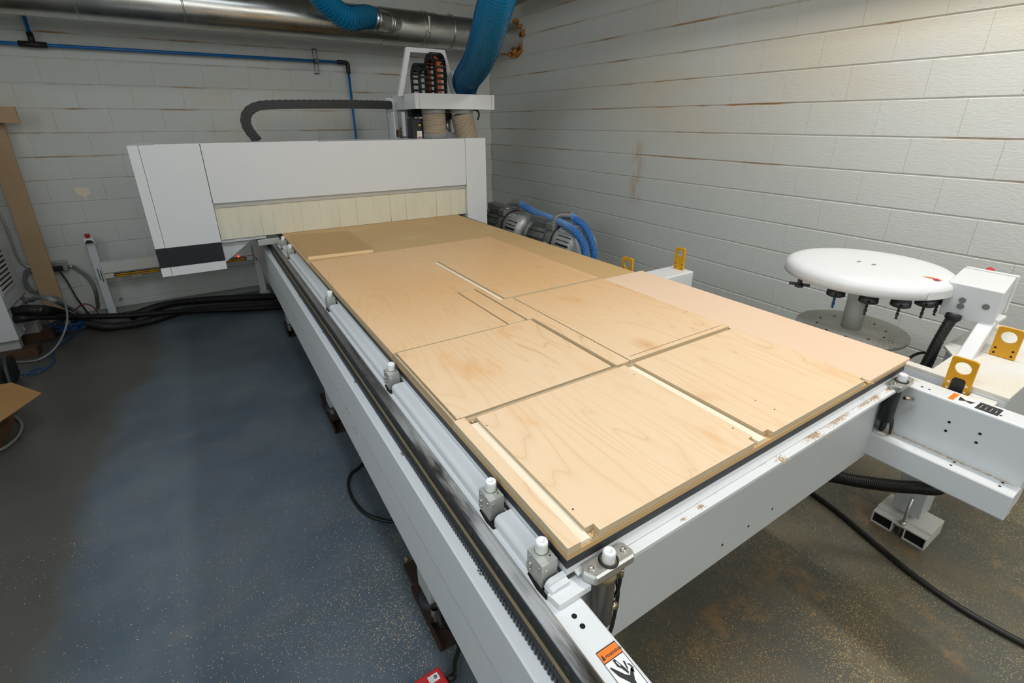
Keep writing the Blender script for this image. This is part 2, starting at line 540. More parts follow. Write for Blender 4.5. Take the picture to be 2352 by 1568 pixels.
# ================================================================== SETTING
CEIL = 3.9
RX, BY = 3.05, 5.58                     # right wall plane x, back wall plane y
LX, FY = -3.4, -3.2
tag(MB().box((LX-.2, FY-.2, -.15), (RX+.25, BY+.25, 0)).build('floor', 'floor'), kind='structure')
tag(MB().box((LX-.2, FY-.2, CEIL), (RX+.25, BY+.25, CEIL+.1)).build('ceiling', 'mortar'), kind='structure')
tag(MB().box((LX-.2, FY-.2, 0), (LX, BY+.25, CEIL)).build('wall_left', 'block'), kind='structure')
tag(MB().box((LX, FY-.2, 0), (RX+.25, FY, CEIL)).build('wall_front', 'block'), kind='structure')


def block_mesh(lx, h, ax, ch=.0045, gapz=.003, gapx=.0002, dep=.03):
    """one painted block, face towards -x (ax='x') or -y (ax='y'), origin at face centre"""
    b = MB(); w2 = lx/2-gapx; h2 = h/2-gapz
    def P(u, z, d): return (d, u, z) if ax == 'x' else (u, d, z)
    back = [b.bm.verts.new(P(u, z, dep)) for u, z in ((-w2, -h2), (w2, -h2), (w2, h2), (-w2, h2))]
    mid = [b.bm.verts.new(P(u, z, ch)) for u, z in ((-w2, -h2), (w2, -h2), (w2, h2), (-w2, h2))]
    k = ch*.9; kx = ch*.1
    fr = [b.bm.verts.new(P(u, z, 0)) for u, z in ((-w2+kx, -h2+k), (w2-kx, -h2+k), (w2-kx, h2-k), (-w2+kx, h2-k))]
    b.face(fr); b.face(back[::-1])
    for A, B in ((fr, mid), (mid, back)):
        for i in range(4): b.face([A[i], A[(i+1) % 4], B[(i+1) % 4], B[i]])
    bmesh.ops.recalc_face_normals(b.bm, faces=b.bm.faces)
    me = D.meshes.new('concrete_block'); b.bm.to_mesh(me); b.bm.free(); me.materials.append(M['block'])
    return me


def block_wall(name, ax, plane, u0, u1, off):
    wl = D.objects.new(name, D.meshes.new(name)); COL.objects.link(wl); tag(wl, kind='structure')
    b = MB()
    if ax == 'x':
        b.box((plane+.006, FY, 0), (plane+.25, BY+.25, CEIL))
    else:
        b.box((LX, plane+.006, 0), (RX, plane+.25, CEIL))
    b.bm.to_mesh(wl.data); b.bm.free(); wl.data.materials.append(M['block'])
    H = .2032; L = .4064; cache = {}
    for k in range(-5, 12):
        z0 = max(.917+H*k, 0.001); z1 = .917+H*(k+1)
        if z1 > 3.4 or z1 < .01: continue
        s = off+(0 if k % 2 == 0 else L/2)
        u = s+L*math.floor((u0-s)/L)
        while u < u1-.02:
            a, c_ = max(u, u0), min(u+L, u1); u += L
            if c_-a < .03: continue
            key = (round(c_-a, 3), round(z1-z0, 3))
            if key not in cache: cache[key] = block_mesh(c_-a, z1-z0, ax)
            o = D.objects.new('concrete_block', cache[key]); COL.objects.link(o); o.parent = wl
            m_ = (a+c_)/2; d_ = random.uniform(-.0007, .0004)
            o.location = (plane+d_, m_, (z0+z1)/2) if ax == 'x' else (m_, plane+d_, (z0+z1)/2)
            o.rotation_euler = (0, random.uniform(-.002, .002), random.uniform(-.0008, .0008))
    return wl


block_wall('wall_right', 'x', RX, -.95, BY, .11)
block_wall('wall_back', 'y', BY, -2.75, RX, .18)
# mortar kerb where the back wall meets the slab
b = MB(); b.prism([(BY-.0, 0), (BY-.05, 0), (BY-.03, .03), (BY, .05)], 'x', -2.6, RX, 0)
tag(b.build('trim_1', 'mortar'), kind='structure')
# patch of bare plaster on the back wall
pc = at(190, 442, 'y', BY-.004)
b = MB(); b.prism([(pc.x-.055, pc.z+.045), (pc.x+.045, pc.z+.045), (pc.x+.06, pc.z-.01), (pc.x+.02, pc.z-.04), (pc.x+.012, pc.z-.085), (pc.x-.005, pc.z-.035), (pc.x-.045, pc.z-.02)], 'y', BY-.004, BY+.001)
tag(b.build('plaster_patch', 'core', loc=(pc.x, BY, pc.z)), 'cream patch of bare plaster on the grey back wall left of the gantry', 'patch')

# ================================================================== ROUTER TABLE
TB = thing('router_table', (.75, 1.8, 0), 'long white steel router table with black bed and guide rail filling the room', 'machine')
YF = 4.9       # far end of the bed
# bed
MB().box((0, 0, .996), (1.51, YF, 1.018)).build('bed_plate', 'phenolic', TB, bevel=.001)
MB().box((.001, .001, .978), (1.50, YF, .996)).build('bed_base', 'white', TB)
# left side beam: stepped section swept along y
YN = -.75
b = MB()
b.prism([(-.134, .89), (-.130, .893), (-.096, .893), (-.096, .914), (-.058, .914), (-.058, .952), (.007, .952), (.012, .947), (.012, .56), (-.128, .56), (-.134, .566), (-.1335, .735), (-.1358, .74)], 'y', YN, YF)
o = b.build('side_beam', 'white', TB, bevel=.002)
b = MB(); b.box((-.1346, .9, .74), (-.1336, 4.6, .886))
# guide rail
b = MB()
prof = [(-.0895, .915), (-.0895, .936), (-.087, .940), (-.087, .946), (-.0895, .950), (-.0895, .957), (-.085, .960), (-.079, .960), (-.078, .958), (-.071, .958), (-.070, .960), (-.064, .960), (-.0605, .957), (-.0605, .915)]
b.prism(prof, 'y', YN, 4.8)
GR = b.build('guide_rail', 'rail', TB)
b = MB(); b.box((-.0902, YN, .915), (-.0894, 4.8, .953)); b.build('rail_side_shade', 'phenolic', TB)  # dark strip over the rail's left side, its shade painted on
b = MB(); b.box((-.0965, YN, .9135), (-.0895, 4.8, .9155)); b.build('rail_ledge', 'bronze', TB)
b = MB(); b.box((-.0605, YN, .950), (-.0575, 4.8, .9535)); b.build('grease_line', 'bronze', TB)
# rail caps
cap = None
for k in range(44):
    y = -.6+k*.12
    if cap is None:
        cap = MB().cyl((-.0912, 0, .934), (-.0900, 0, .934), .010, seg=16).build('rail_cap', 'rack', TB, loc=(0, y, 0), local=True)
        cap.location = Vector((0, y, 0))-base(TB)
    else: copy_part(cap, TB, (0, y, 0))
# gear rack: bar, teeth
MB().box((-.1035, YN, .8935), (-.0965, 4.7, .9145)).build('gear_rack', 'rack', TB)
b = MB(); y = -.7
while y < 3.4:
    b.prism([(-.1034, y), (-.1034, y+.0075), (-.1075, y+.0055), (-.1075, y+.002)], 'z', .895, .914); y += .0105
tag(b.build('rack_teeth', 'rack', TB), kind='stuff')
# countersunk rack screws
for k in range(26):
    y = -.45+k*.18
    MB().lathe([(0, .0004), (.002, .0004), (.0028, .0012), (.0034, 0)], (-.1000, y, .9146), 12).build('rack_screw', 'rack', TB)
for y in (.158, .64, 1.15, 1.7, 2.3):
    MB().lathe([(0, .0025), (.0028, .0025), (.0032, 0)], (-.111, y, .8935), 10).build('adjusting_screw', 'zinc', TB)
    MB().lathe([(0, .0025), (.0028, .0025), (.0032, 0)], (-.111, y+.010, .8935), 10).build('adjusting_screw', 'zinc', TB)
# raised white covers between the pin blocks (rounded outer edge)
def cover(y0, y1):
    pr = [(0, .952), (0, .982), (-.030, .982)]
    for k in range(7):
        a = PI/2*k/6; pr.append((-.030-.0145*math.sin(a), .9675+.0145*math.cos(a)))
    pr.append((-.0445, .952))
    return MB().prism(pr, 'y', y0, y1).build('edge_cover', 'white', TB)
PINY = [.046, .252, .95, 1.86, 3.02, 3.32]
edges = [-.005] + PINY
cover(-.0, .012)
prev = None
for i, y in enumerate(PINY):
    y1 = PINY[i+1]-.044 if i+1 < len(PINY) else 4.6
    cover(y+.030, y1)
# bases of base plate beside cover: dark pockets by the blocks
for y in PINY:
    MB().prism([(-.052, y-.050), (-.030, y-.052), (0, y-.04), (0, y+.028), (-.036, y+.028), (-.05, y+.018), (-.0545, y-.02)], 'z', .9522, .9530).build('pocket', 'darkhole', TB)


def pin_block(x, y, parent):
    """small aluminium block with a white locating pin; the part stands at the block"""
    b = MB().box((-.020, -.026, 0), (.019, .026, .058))
    blk = b.build('pin_block', 'alu', parent, loc=(x, y, .953), bevel=.0008, local=True)
    def sub(mb, n, m):
        o = mb.build(n, m, blk, local=True); return o
    sub(MB().lathe([(0, .0825), (.0045, .0825), (.005, .084), (.0105, .084), (.0115, .0832), (.0128, .082), (.0134, .0785), (.0134, .058)], (.003, .008, 0), 24), 'locating_pin', 'nylon')
    sub(MB().ring((.003, .008, .058), (0, 0, 1), .0146, .0133, .0012, 24), 'seal_ring', 'oring')
    for yy, zz in ((.017, .048), (-.016, .044)):
        sub(MB().cyl((-.018, yy, zz), (-.0215, yy, zz), .0034, seg=10), 'screw', 'zinc')
    sub(MB().cyl((-.010, -.024, .044), (-.010, -.028, .044), .0034, seg=10), 'screw', 'zinc')
    sub(MB().cyl((-.018, .012, .032), (-.025, .012, .032), .005, seg=10), 'air_fitting', 'steel')
    sub(MB().cyl((-.018, .012, .018), (-.025, .012, .018), .005, seg=10), 'air_fitting', 'steel')
    sub(MB().cyl((.010, -.012, .0578), (.010, -.012, .0584), .002, seg=10), 'hole', 'darkhole')
    return blk


pb = pin_block(-.026, PINY[0], TB)
for y in PINY[1:]: copy_part(pb, TB, (-.026, y, .953))
# side plate screws
for (px, py) in ((786, 880), (790, 891), (796, 938), (801, 948), (814, 982), (820, 993), (824, 1037), (829, 1048), (651, 657), (660, 696), (680, 763), (683, 770)):
    p = at(px, py, 'x', -.1345)
    MB().cyl((-.1345, p.y, p.z), (-.1365, p.y, p.z), .004, seg=10).build('side_screw', 'zinc', TB)
# front cross beam and its top plate
MB().box((.012, .012, .655), (1.43, .12, .963)).build('cross_beam', 'greyside', TB, bevel=.002)
b = MB(); b.prism([(.14, -.034), (1.395, -.034), (1.45, -.034), (1.45, .05), (.036, .05), (.036, 0), (.14, 0)], 'z', .964, .976)
b.build('top_plate', 'white', TB, bevel=.0015)
MB().box((.02, -.012, .976), (1.44, .002, .981)).build('plate_step', 'white', TB, bevel=.001)
# raised bracket at the front left corner, on top of the side beam
b = MB(); b.prism([(-.050, -.004), (-.044, -.036), (.036, -.036), (.036, 0), (.001, 0)], 'z', .952, .968)
b.build('corner_bracket', 'white', TB, bevel=.002)
b = MB(); b.prism([(0, .966), (0, .978), (-.030, .978), (-.042, .974), (-.046, .966)], 'y', -.012, .013); b.build('corner_cover', 'white', TB, bevel=.001)
# beam top holes
for (px, py) in ((1319, 1414), (1338, 1437)):
    p = at(px, py, 'z', .9525); MB().lathe([(0, .0004), (.0045, .0004), (.0055, 0)], (p.x, p.y, .952), 14).build('bolt_hole', 'darkhole', TB)
# cross braces under the bed (seen from the side and between the legs)
for y in (1.2, 2.4, 3.6, 4.75):
    MB().box((.06, y, .66), (1.43, y+.12, .975)).build('cross_beam', 'greyside', TB)
# right side beam: upper box and stepped lower box, running past the front of the bed
b = MB(); b.box((1.50, -.372, .66), (1.592, YF, .953)); b.build('side_beam', 'white', TB, bevel=.006)
pr = [(1.43, .668), (1.436, .66), (1.50, .66), (1.50, .758), (1.436, .758), (1.43, .752)]
b = MB()
b.prism([(1.43, .668), (1.436, .66), (1.502, .66), (1.502, .758), (1.436, .758), (1.43, .752)], 'y', -.374, 4.8)
b.build('stepped_beam', 'white', TB, bevel=.002)
for (px, py, ax, v) in ((2180, 969, 'x', 1.4995), (2172, 989, 'x', 1.4995), (2251, 996, 'x', 1.4995), (2242, 1016, 'x', 1.4995)):
    p = at(px, py, ax, v); MB().cyl((1.4985, p.y, p.z), (1.5005, p.y, p.z), .0042, seg=12).build('bolt_hole', 'darkhole', TB)
for (px, py) in ((2192, 1061), (2184, 1068), (2303, 1108), (2296, 1116)):
    p = at(px, py, 'z', .7582); MB().cyl((p.x, p.y, .757), (p.x, p.y, .7586), .0042, seg=12).build('bolt_hole', 'darkhole', TB)
for (px, py) in ((2118, 888), (2135, 894), (2299, 954)):
    p = at(px, py, 'z', .9533); MB().cyl((p.x, p.y, .952), (p.x, p.y, .9536), .004, seg=12).build('bolt_hole', 'darkhole', TB)
for (px, py) in ((1659, 1251), (1719, 1208), (1774, 1168)):
    p = at(px, py, 'y', .0118); MB().cyl((p.x, .0125, p.z), (p.x, .0112, p.z), .004, seg=12).build('bolt_hole', 'darkhole', TB)
# legs and levelling feet under the left beam
for y in (.82, 2.45, 4.1):
    MB().box((-.03, y-.06, .07), (.05, y+.06, .56)).build('leg', 'greyside', TB, bevel=.004)
    MB().lathe([(.016, .0), (.016, .06)], (-.022, y-.09, .03), 14).build('jack_bolt', 'steel', TB)
    MB().lathe([(0, .02), (.045, .02), (.055, .012), (.06, 0)], (-.0, y-.02, .055), 24).build('foot_pad', 'phenolic', TB)
# right outrigger leg with hollow feet
lx, ly = 2.08, -.03
LG = MB().prism([(lx-.09, .60), (lx-.045, .10), (lx+.075, .10), (lx+.10, .60)], 'y', ly-.055, ly+.055).build('leg', 'greyside', TB, bevel=.003)
b = MB()
for y0 in (ly-.115, ly+.015):
    yy = y0+.085
    for a_, c_ in (((y0, 0), (yy, .006)), ((y0, .058), (yy, .064)), ((y0, .006), (y0+.005, .058)), ((yy-.005, .006), (yy, .058))):
        b.box((lx-.10, a_[0], a_[1]), (lx+.09, c_[0], c_[1]))
b.box((lx-.10, ly-.03, .056), (lx+.09, ly+.015, .064))
b.box((lx-.06, ly-.115, .064), (lx+.09, ly+.10, .075))
b.box((lx-.04, ly-.108, .005), (lx-.035, ly+.095, .057))
b.build('foot_channel', 'dustwhite', TB)
for y0 in (ly-.115, ly+.015): MB().box((lx-.092, y0+.005, .006), (lx+.085, y0+.08, .058)).build('channel_hollow', 'darkhole', TB)
MB().cyl((lx-.085, ly-.015, .0), (lx-.085, ly-.015, .22), .007, seg=12).build('levelling_bolt', 'steel', TB)
MB().lathe([(0, .018), (.014, .018), (.014, 0)], (lx-.085, ly-.015, .064), 6).build('levelling_nut', 'steel', TB)
# outrigger arm towards the wall near the front, and platform
b = MB(); b.prism([(1.634, .10), (1.630, -.256), (1.80, -.256), (2.42, -.24), (2.42, .02), (1.95, .02), (1.87, -.033), (1.672, -.036), (1.672, .10)], 'z', .962, .974)
b.build('platform_plate', 'dustwhite', TB, bevel=.002)
b = MB(); b.box((1.632, -.25, .88), (1.665, .08, .962)); b.build('platform_edge', 'white', TB, bevel=.002)
b = MB(); b.box((1.593, -.235, .925), (1.630, -.165, .951)); b.build('platform_rib', 'dustwhite', TB, bevel=.003)
b = MB(); b.prism([(1.67, -.235), (2.40, -.225), (2.40, .01), (1.96, .01), (1.87, -.05), (1.67, -.05)], 'z', .66, .962); b.build('platform_box', 'greyside', TB, bevel=.004)
# far outrigger stub
MB().box((1.592, 1.292, .76), (2.02, 1.452, .952)).build('outrigger_beam', 'white', TB, bevel=.008)


def lug(x, y0, y1, z0, z1, lean=0.0, pad=False):
    w = y1-y0; h = z1-z0; n = 26; cy = 0; cz = h-.62*w/1.0*.8
    b = MB(); th = .005
    ro = w*.315
    # plate with a round hole: outer outline ring to hole ring
    out = []
    ang = [2*PI*k/n for k in range(n)]
    def outer(a):
        dx, dz = math.cos(a), math.sin(a)
        s = 1e9
        if abs(dx) > 1e-6: s = min(s, (w/2)/abs(dx))
        if dz > 1e-6: s = min(s, (h-cz)/dz)
        if dz < -1e-6: s = min(s, cz/(-dz) if cz < .5 else 1e9)
        s = min(s, (w/2*1.42*.93) if dz > 0 else 1e9)
        return dx*s, cz+dz*s
    corn = [math.atan2(-cz, w/2)+2*PI, math.atan2(-cz, -w/2)+2*PI]
    ang = sorted(ang+corn)
    m_ = len(ang)
    for side in (-th, th):
        O = [b.bm.verts.new((side, outer(a)[0], outer(a)[1])) for a in ang]
        I = [b.bm.verts.new((side, ro*math.cos(a), cz+ro*math.sin(a))) for a in ang]
        for k in range(m_): b.face([O[k], O[(k+1) % m_], I[(k+1) % m_], I[k]])
        out.append((O, I))
    (O1, I1), (O2, I2) = out
    for k in range(m_):
        j = (k+1) % m_
        b.face([O1[k], O2[k], O2[j], O1[j]]); b.face([I1[k], I1[j], I2[j], I2[k]])
    o = b.build('lifting_lug', 'yellow', TB, loc=(x, (y0+y1)/2, z0), local=True)
    o.rotation_euler = (0, lean, 0)
    for yy, zz in ((-w*.34, h*.27), (w*.34, h*.27), (-w*.34, h*.10), (w*.34, h*.10)):
        q = MB().cyl((-th-.0006, yy, zz), (th+.0006, yy, zz), w*.055, seg=12).build('bolt_hole', 'paper' if pad else 'darkhole', o, local=True)
    if pad:
        MB().prism([(-w*.27, 0), (w*.24, 0), (w*.24, h*.36), (w*.15, h*.44), (-w*.2, h*.44), (-w*.27, h*.38)], 'x', -th-.001, -th-.0002).build('rubber_pad', 'black', o, local=True)
    return o


lug(1.618, -.162, -.090, .936, 1.066, pad=True)
lug(2.0, -.178, -.104, .976, 1.094)
lug(1.70, 1.50, 1.59, .925, 1.03)
lug(1.97, 1.335, 1.405, .952, 1.09)
# front pin brackets (chamfered steel blocks, with cylinders below)
def front_block(x0, x1, name='pin_bracket'):
    xm = (x0+x1)/2; w = (x1-x0)/2
    b = MB(); pr = [(-w, -.018), (-w+.014, -.045), (w-.006, -.045), (w, -.030), (w-.004, -.004), (-w+.012, -.002)]
    b.prism(pr, 'z', 0, .024)
    blk = b.build(name, 'steel', TB, loc=(xm, 0, .968), bevel=.004, local=True, segs=1)
    sub = lambda mb, n, m: mb.build(n, m, blk, local=True)
    sub(MB().lathe([(0, .0495), (.0045, .0495), (.005, .051), (.0105, .051), (.0115, .050), (.0128, .049), (.0134, .046), (.0134, .022)], (0, -.026, 0), 24), 'locating_pin', 'nylon')
    sub(MB().ring((0, -.026, .0242), (0, 0, 1), .020, .0134, .002, 26), 'brass_collar', 'bronze')
    sub(MB().ring((0, -.026, .0236), (0, 0, 1), .021, .0165, .003, 26), 'rubber_ring', 'black')
    for sx_ in (-w+.020, w-.020):
        sub(MB().lathe([(0, .001), (.0028, .001), (.003, .0035), (.0058, .0035), (.0062, .001), (.0062, 0)], (sx_, -.024, .0242), 18), 'cap_screw', 'zinc')
    return blk


fb = front_block(.024, .150)
fb2 = copy_part(fb, TB, (1.428, .0, .968))
# pneumatic cylinder below the near bracket
CY = MB().lathe([(0, -.145), (.020, -.145), (.024, -.140), (.024, 0)], (.082, -.022, .966), 28).build('air_cylinder', 'tubesteel', TB)
MB().lathe([(0, .0), (.0255, .0), (.0255, .014), (0, .014)], (.082, -.022, .952), 28).build('cylinder_cap', 'bronze', CY)
MB().cyl((.106, -.026, .945), (.128, -.028, .945), .0055, seg=14).cyl((.126, -.028, .949), (.126, -.028, .925), .0058, seg=14).build('elbow_fitting', 'brass', CY)
MB().cyl((.104, -.026, .846), (.121, -.028, .846), .0085, seg=16).build('elbow_fitting', 'brass', CY)
MB().tube([(.126, -.028, .93), (.124, -.027, .89), (.118, -.02, .86), (.135, .0, .865), (.15, .014, .878)], .0038, 10).build('air_line', 'blackrub', CY)
MB().tube([(.149, .010, .885), (.140, -.012, .86), (.130, -.02, .82), (.115, -.024, .76), (.105, -.01, .70)], .0045, 10).build('air_line', 'blackrub', CY)
MB().prism([(.128, .850), (.150, .835), (.166, .862), (.172, .900), (.160, .915), (.142, .905)], 'y', .0112, .013).build('cable_slot', 'darkhole', TB)
# right pin cylinder and cables in the corner
C2 = MB().lathe([(0, -.14), (.022, -.14), (.022, 0)], (1.435, -.012, .966), 24).build('air_cylinder', 'phenolic', TB)
MB().cyl((1.44, -.045, .93), (1.47, -.06, .925), .006, seg=12).build('elbow_fitting', 'brass', C2)
for k in range(3):
    MB().tube([(1.405+.012*k, .005, .93), (1.425+.014*k, -.015, .87), (1.455+.006*k, -.028, .81), (1.468, -.03, .765)], .0042, 8).build('air_line', 'blackrub', C2)
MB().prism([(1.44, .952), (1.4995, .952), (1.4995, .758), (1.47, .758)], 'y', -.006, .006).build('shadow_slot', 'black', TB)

# warning sticker on the left beam top
def sticker():
    z = .9524
    O = Vector((-.036, -.1515, z)); ex = Vector((.0427, .0025, 0)); wdt = .043
    ex = Vector((1, -.02, 0)).normalized(); ey = Vector((.02, 1, 0)).normalized()
    Lh = .145
    tl = Vector((-.0385, -.133, z))
    def pt(u, v, dz=0): return tl+ex*(u*wdt)-ey*(v*Lh)+Vector((0, 0, dz))
    def poly(pts, mi, name, m, dz, par):
        b = MB(); vs = [b.bm.verts.new(pt(u, v, dz)) for u, v in pts]; b.face(vs)
        ret = bmesh.ops.extrude_face_region(b.bm, geom=b.bm.faces[:])
        bmesh.ops.translate(b.bm, verts=[g for g in ret['geom'] if isinstance(g, bmesh.types.BMVert)], vec=(0, 0, .0003))
        return b.build(name, m, par)
    S = poly([(0, 0), (1, 0), (1, 1), (0, 1)], 0, 'warning_sticker', 'paper', 0, TB)
    poly([(0, 0), (1, 0), (1, .155), (0, .155)], 0, 'orange_header', 'lorange', .0003, S)
    for (u0, u1, v0, v1) in ((0, 1, 0, .012), (0, 1, .15, .160), (0, .02, 0, 1), (.98, 1, 0, 1)):
        poly([(u0, v0), (u1, v0), (u1, v1), (u0, v1)], 0, 'border_line', 'ink', .0006, S)
    poly([(.06, .12), (.13, .045), (.20, .12)], 0, 'warning_triangle', 'ink', .0006, S)
    poly([(.02, .56), (.98, .56), (.98, .98), (.02, .98)], 0, 'black_panel', 'ink', .0003, S)
    # crushed hand pictogram: palm wedge, gear arm, fingers
    poly([(.10, .22), (.16, .22), (.46, .36), (.60, .40), (.82, .34), (.86, .37), (.66, .46), (.60, .56), (.55, .57), (.44, .46), (.20, .34)], 0, 'pictogram', 'ink', .0006, S)
    poly([(.40, .17), (.50, .17), (.60, .27), (.66, .36), (.60, .38), (.50, .29), (.40, .25)], 0, 'pictogram', 'ink', .0006, S)
    poly([(.455, .20), (.50, .205), (.545, .26), (.51, .27)], 0, 'pictogram_hole', 'paper', .0009, S)
    poly([(.74, .23), (.80, .25), (.72, .33), (.66, .34)], 0, 'pictogram', 'ink', .0006, S)
    poly([(.80, .28), (.90, .30), (.93, .35), (.84, .40), (.74, .37), (.80, .345), (.86, .34), (.86, .32)], 0, 'pictogram', 'ink', .0006, S)
    text('WARNING', wdt*.170, 'ink', S, frame_mtx(pt(.23, .115, .0006), ex, ey), bold=.0001)
    for i, s_ in enumerate(('Moving parts can', 'crush and cut.', 'Keep hands clear.')):
        text(s_, wdt*.115, 'paper', S, frame_mtx(pt(.08, .64+.10*i, .0006), ex, ey))


sticker()
# second sticker on the right beam top
tl = at(2181, 905, 'z', .954); br = at(2242, 943, 'z', .954)
S2 = MB().box((1.512, -.262, .9530), (1.572, -.13, .9534)).build('warning_sticker', 'paper', TB)
MB().box((1.512, -.150, .9534), (1.572, -.135, .9537)).build('orange_header', 'lorange', S2)
MB().box((1.512, -.262, .9534), (1.572, -.205, .9537)).build('black_panel', 'ink', S2)
MB().prism([(1.525, -.16), (1.56, -.155), (1.545, -.175), (1.555, -.198), (1.53, -.19), (1.538, -.175)], 'z', .9534, .9537).build('pictogram', 'ink', S2)
for k in range(4):
    MB().box((1.526, -.2155-.0125*k, .9537), (1.556-.006*(k % 2), -.2145-.0125*k, .9538)).build('print_line', 'paper', S2)

# steel packing under the left feet (lies on the floor, separate)
for i, (y0, y1, lab) in enumerate(((.62, 1.01, 'rusty steel channel on the floor under the nearest left foot of the router table'),
                                   (2.2, 2.66, 'rusty steel channel under the second left foot, halfway along the router table'),
                                   (3.92, 4.22, 'rusty steel channel under the farthest left foot near the gantry'))):
    b = MB(); b.box((-.052, y0, 0), (-.046, y1-.10, .035)); b.box((-.046, y0, 0), (.05, y1-.10, .006)); b.box((-.045, y0+.10, .03), (.06, y1, .055)); b.box((.044, y0, 0), (.05, y1, .03))
    o = b.build('steel_packer', 'rust', loc=(0, (y0+y1)/2, 0)); tag(o, lab, 'steel packer', 'steel packers under the table feet')

# ================================================================== SPOILBOARD AND SHEETS
b = MB(); b.prism([(0, 0), (1.512, 0), (1.502, 1.4), (1.478, 2.5), (1.462, 3.2), (1.455, 4.85), (-.012, 4.85), (-.008, 2.6), (0, 1.6)], 'z', 1.018, 1.032)
tag(b.build('spoilboard', 'mdf', loc=(.75, 2.4, 1.018), bevel=.0006), 'large tan fibreboard spoilboard lying on the black bed under the plywood', 'board')
b = MB(); b.box((1.228, -.002, 1.032), (1.528, 1.268, 1.042))
tag(b.build('fibreboard_strip', 'fresh', loc=(1.38, .63, 1.032), bevel=.0005), 'fresh pinkish fibreboard strip along the right edge of the table beside the plywood', 'board')
b = MB(); b.prism([(.011, 2.565), (.401, 2.53), (.42, 3.20), (.018, 3.30)], 'z', 1.032, 1.050)
o = b.build('hardboard_offcut', ['mdfdark', 'mdfedge'], loc=(.2, 2.9, 1.032))
for f in o.data.polygons:
    f.material_index = 0 if abs(f.normal.z) > .5 else 1
tag(o, 'brown hardboard offcut with pale cut edges lying on the far left of the spoilboard', 'board')

Z0, ZT = 1.0322, 1.050
def sheet(name, mb, label, loc, m='ply', cat='board', group='cut plywood pieces on the table'):
    o = mb.build(name, m, loc=loc, bevel=.0004, segs=1); return tag(o, label, cat, group)
T_, N_ = ZT, None
# front left panel: notched front corners, screw holes
sheet('plywood_board', cells([.062, .084, .612, .632], [.002, .022, .49], [[N_, T_, N_], [T_, T_, T_]], Z0),
      'square plywood board at the front left corner of the table, nearest the camera', (.35, .25, Z0))
sheet('plywood_board', cells([.672, .694, 1.198, 1.222], [.002, .018, .485], [[N_, T_, N_], [T_, T_, T_]], Z0),
      'square plywood board at the front right, beside the pinkish strip', (.95, .25, Z0))
sheet('plywood_board', cells([.014, .590], [.510, .998], [[T_]], Z0),
      'square plywood board against the left table edge, in the second row from the front', (.3, .75, Z0))
sheet('plywood_board', cells([.676, .695, 1.195, 1.224], [.507, .528, .533, .705, .709, 1.262], [[T_, T_, T_], [T_, 1.044, T_], [T_, T_, T_], [T_, T_, 1.044], [T_, T_, T_]], Z0),
      'largest square plywood board, with a dado groove, in the second row on the right', (.95, .88, Z0))
sheet('plywood_strip', cells([.610, .670], [.505, 1.268], [[T_]], Z0),
      'narrow plywood strip between the two boards of the second row', (.64, .88, Z0))
sheet('plywood_strip', cells([.492, .574], [1.012, 1.474], [[T_]], Z0),
      'short plywood strip lying in its cutout left of the long pale groove', (.53, 1.24, Z0))
sheet('plywood_board', cells([.640, 1.222], [1.284, 2.05], [[T_]], Z0),
      'plywood board in the third row right of the long pale groove', (.93, 1.67, Z0))
# the remaining sheet around them
xs = [0, .006, .484, .584, .610, .632, 1.22]; ys = [1.006, 1.482, 2.058, 2.44]
hs = [[T_, T_, N_, T_, N_, N_], [T_, T_, T_, T_, N_, N_], [T_, T_, T_, T_, T_, T_]]
of = sheet('plywood_offcut', cells(xs, ys, hs, Z0), 'large left-over plywood sheet on the far left half of the table around the cut strips', (.3, 1.7, Z0), cat='sheet', group=None)
b = MB(); b.box((.0, .0, Z0), (.034, .506, ZT)); b.build('edge_strip', 'ply', of, bevel=.0004, segs=1)
b = MB(); b.box((.034, .488, Z0), (.608, .5045, ZT-.004)); b.build('web_strip', 'raw', of)
b = MB(); b.box((.0, .506, Z0), (.0045, 1.004, ZT)); b.build('edge_strip', 'raw', of)
# pale exposed core in the rabbets
for (x0, y0, x1, y1, z) in ((.0345, .004, .061, .478, 1.0415), (.6335, .004, .664, .480, 1.0425), (.6125, 1.284, .634, 2.045, 1.044), (.486, 1.002, .582, 1.011, 1.044), (.0046, .50, .0125, .99, 1.040)):
    MB().box((x0, y0, Z0), (x1, y1, z)).build('rabbet_core', 'core', of)
for (x0, y0, x1, y1) in ((.0125, .499, .66, .509), (.0, .998, .484, 1.006), (.576, 1.0, .5835, 1.478), (.484, 1.474, .584, 1.482), (.4845, 1.011, .4915, 1.474), (.62, 1.268, 1.222, 1.284), (.59, .51, .61, 1.27), (.664, .486, 1.222, .507), (.670, .51, .676, 1.262), (.634, 2.050, 1.22, 2.058), (.064, .001, .61, .003)):
    MB().box((x0, y0, Z0), (x1, y1, Z0+.0035)).build('kerf_floor', 'raw', of)
# pilot holes
for (px, py) in ((1316, 1169), (1118, 977), (1456, 860), (1683, 983), (1735, 920), (1779, 940)):
    p = at(px, py, 'z', ZT)
    MB().cyl((p.x, p.y, ZT), (p.x, p.y, ZT+.0002), .0024, seg=10).build('pilot_hole', 'carddark', of)

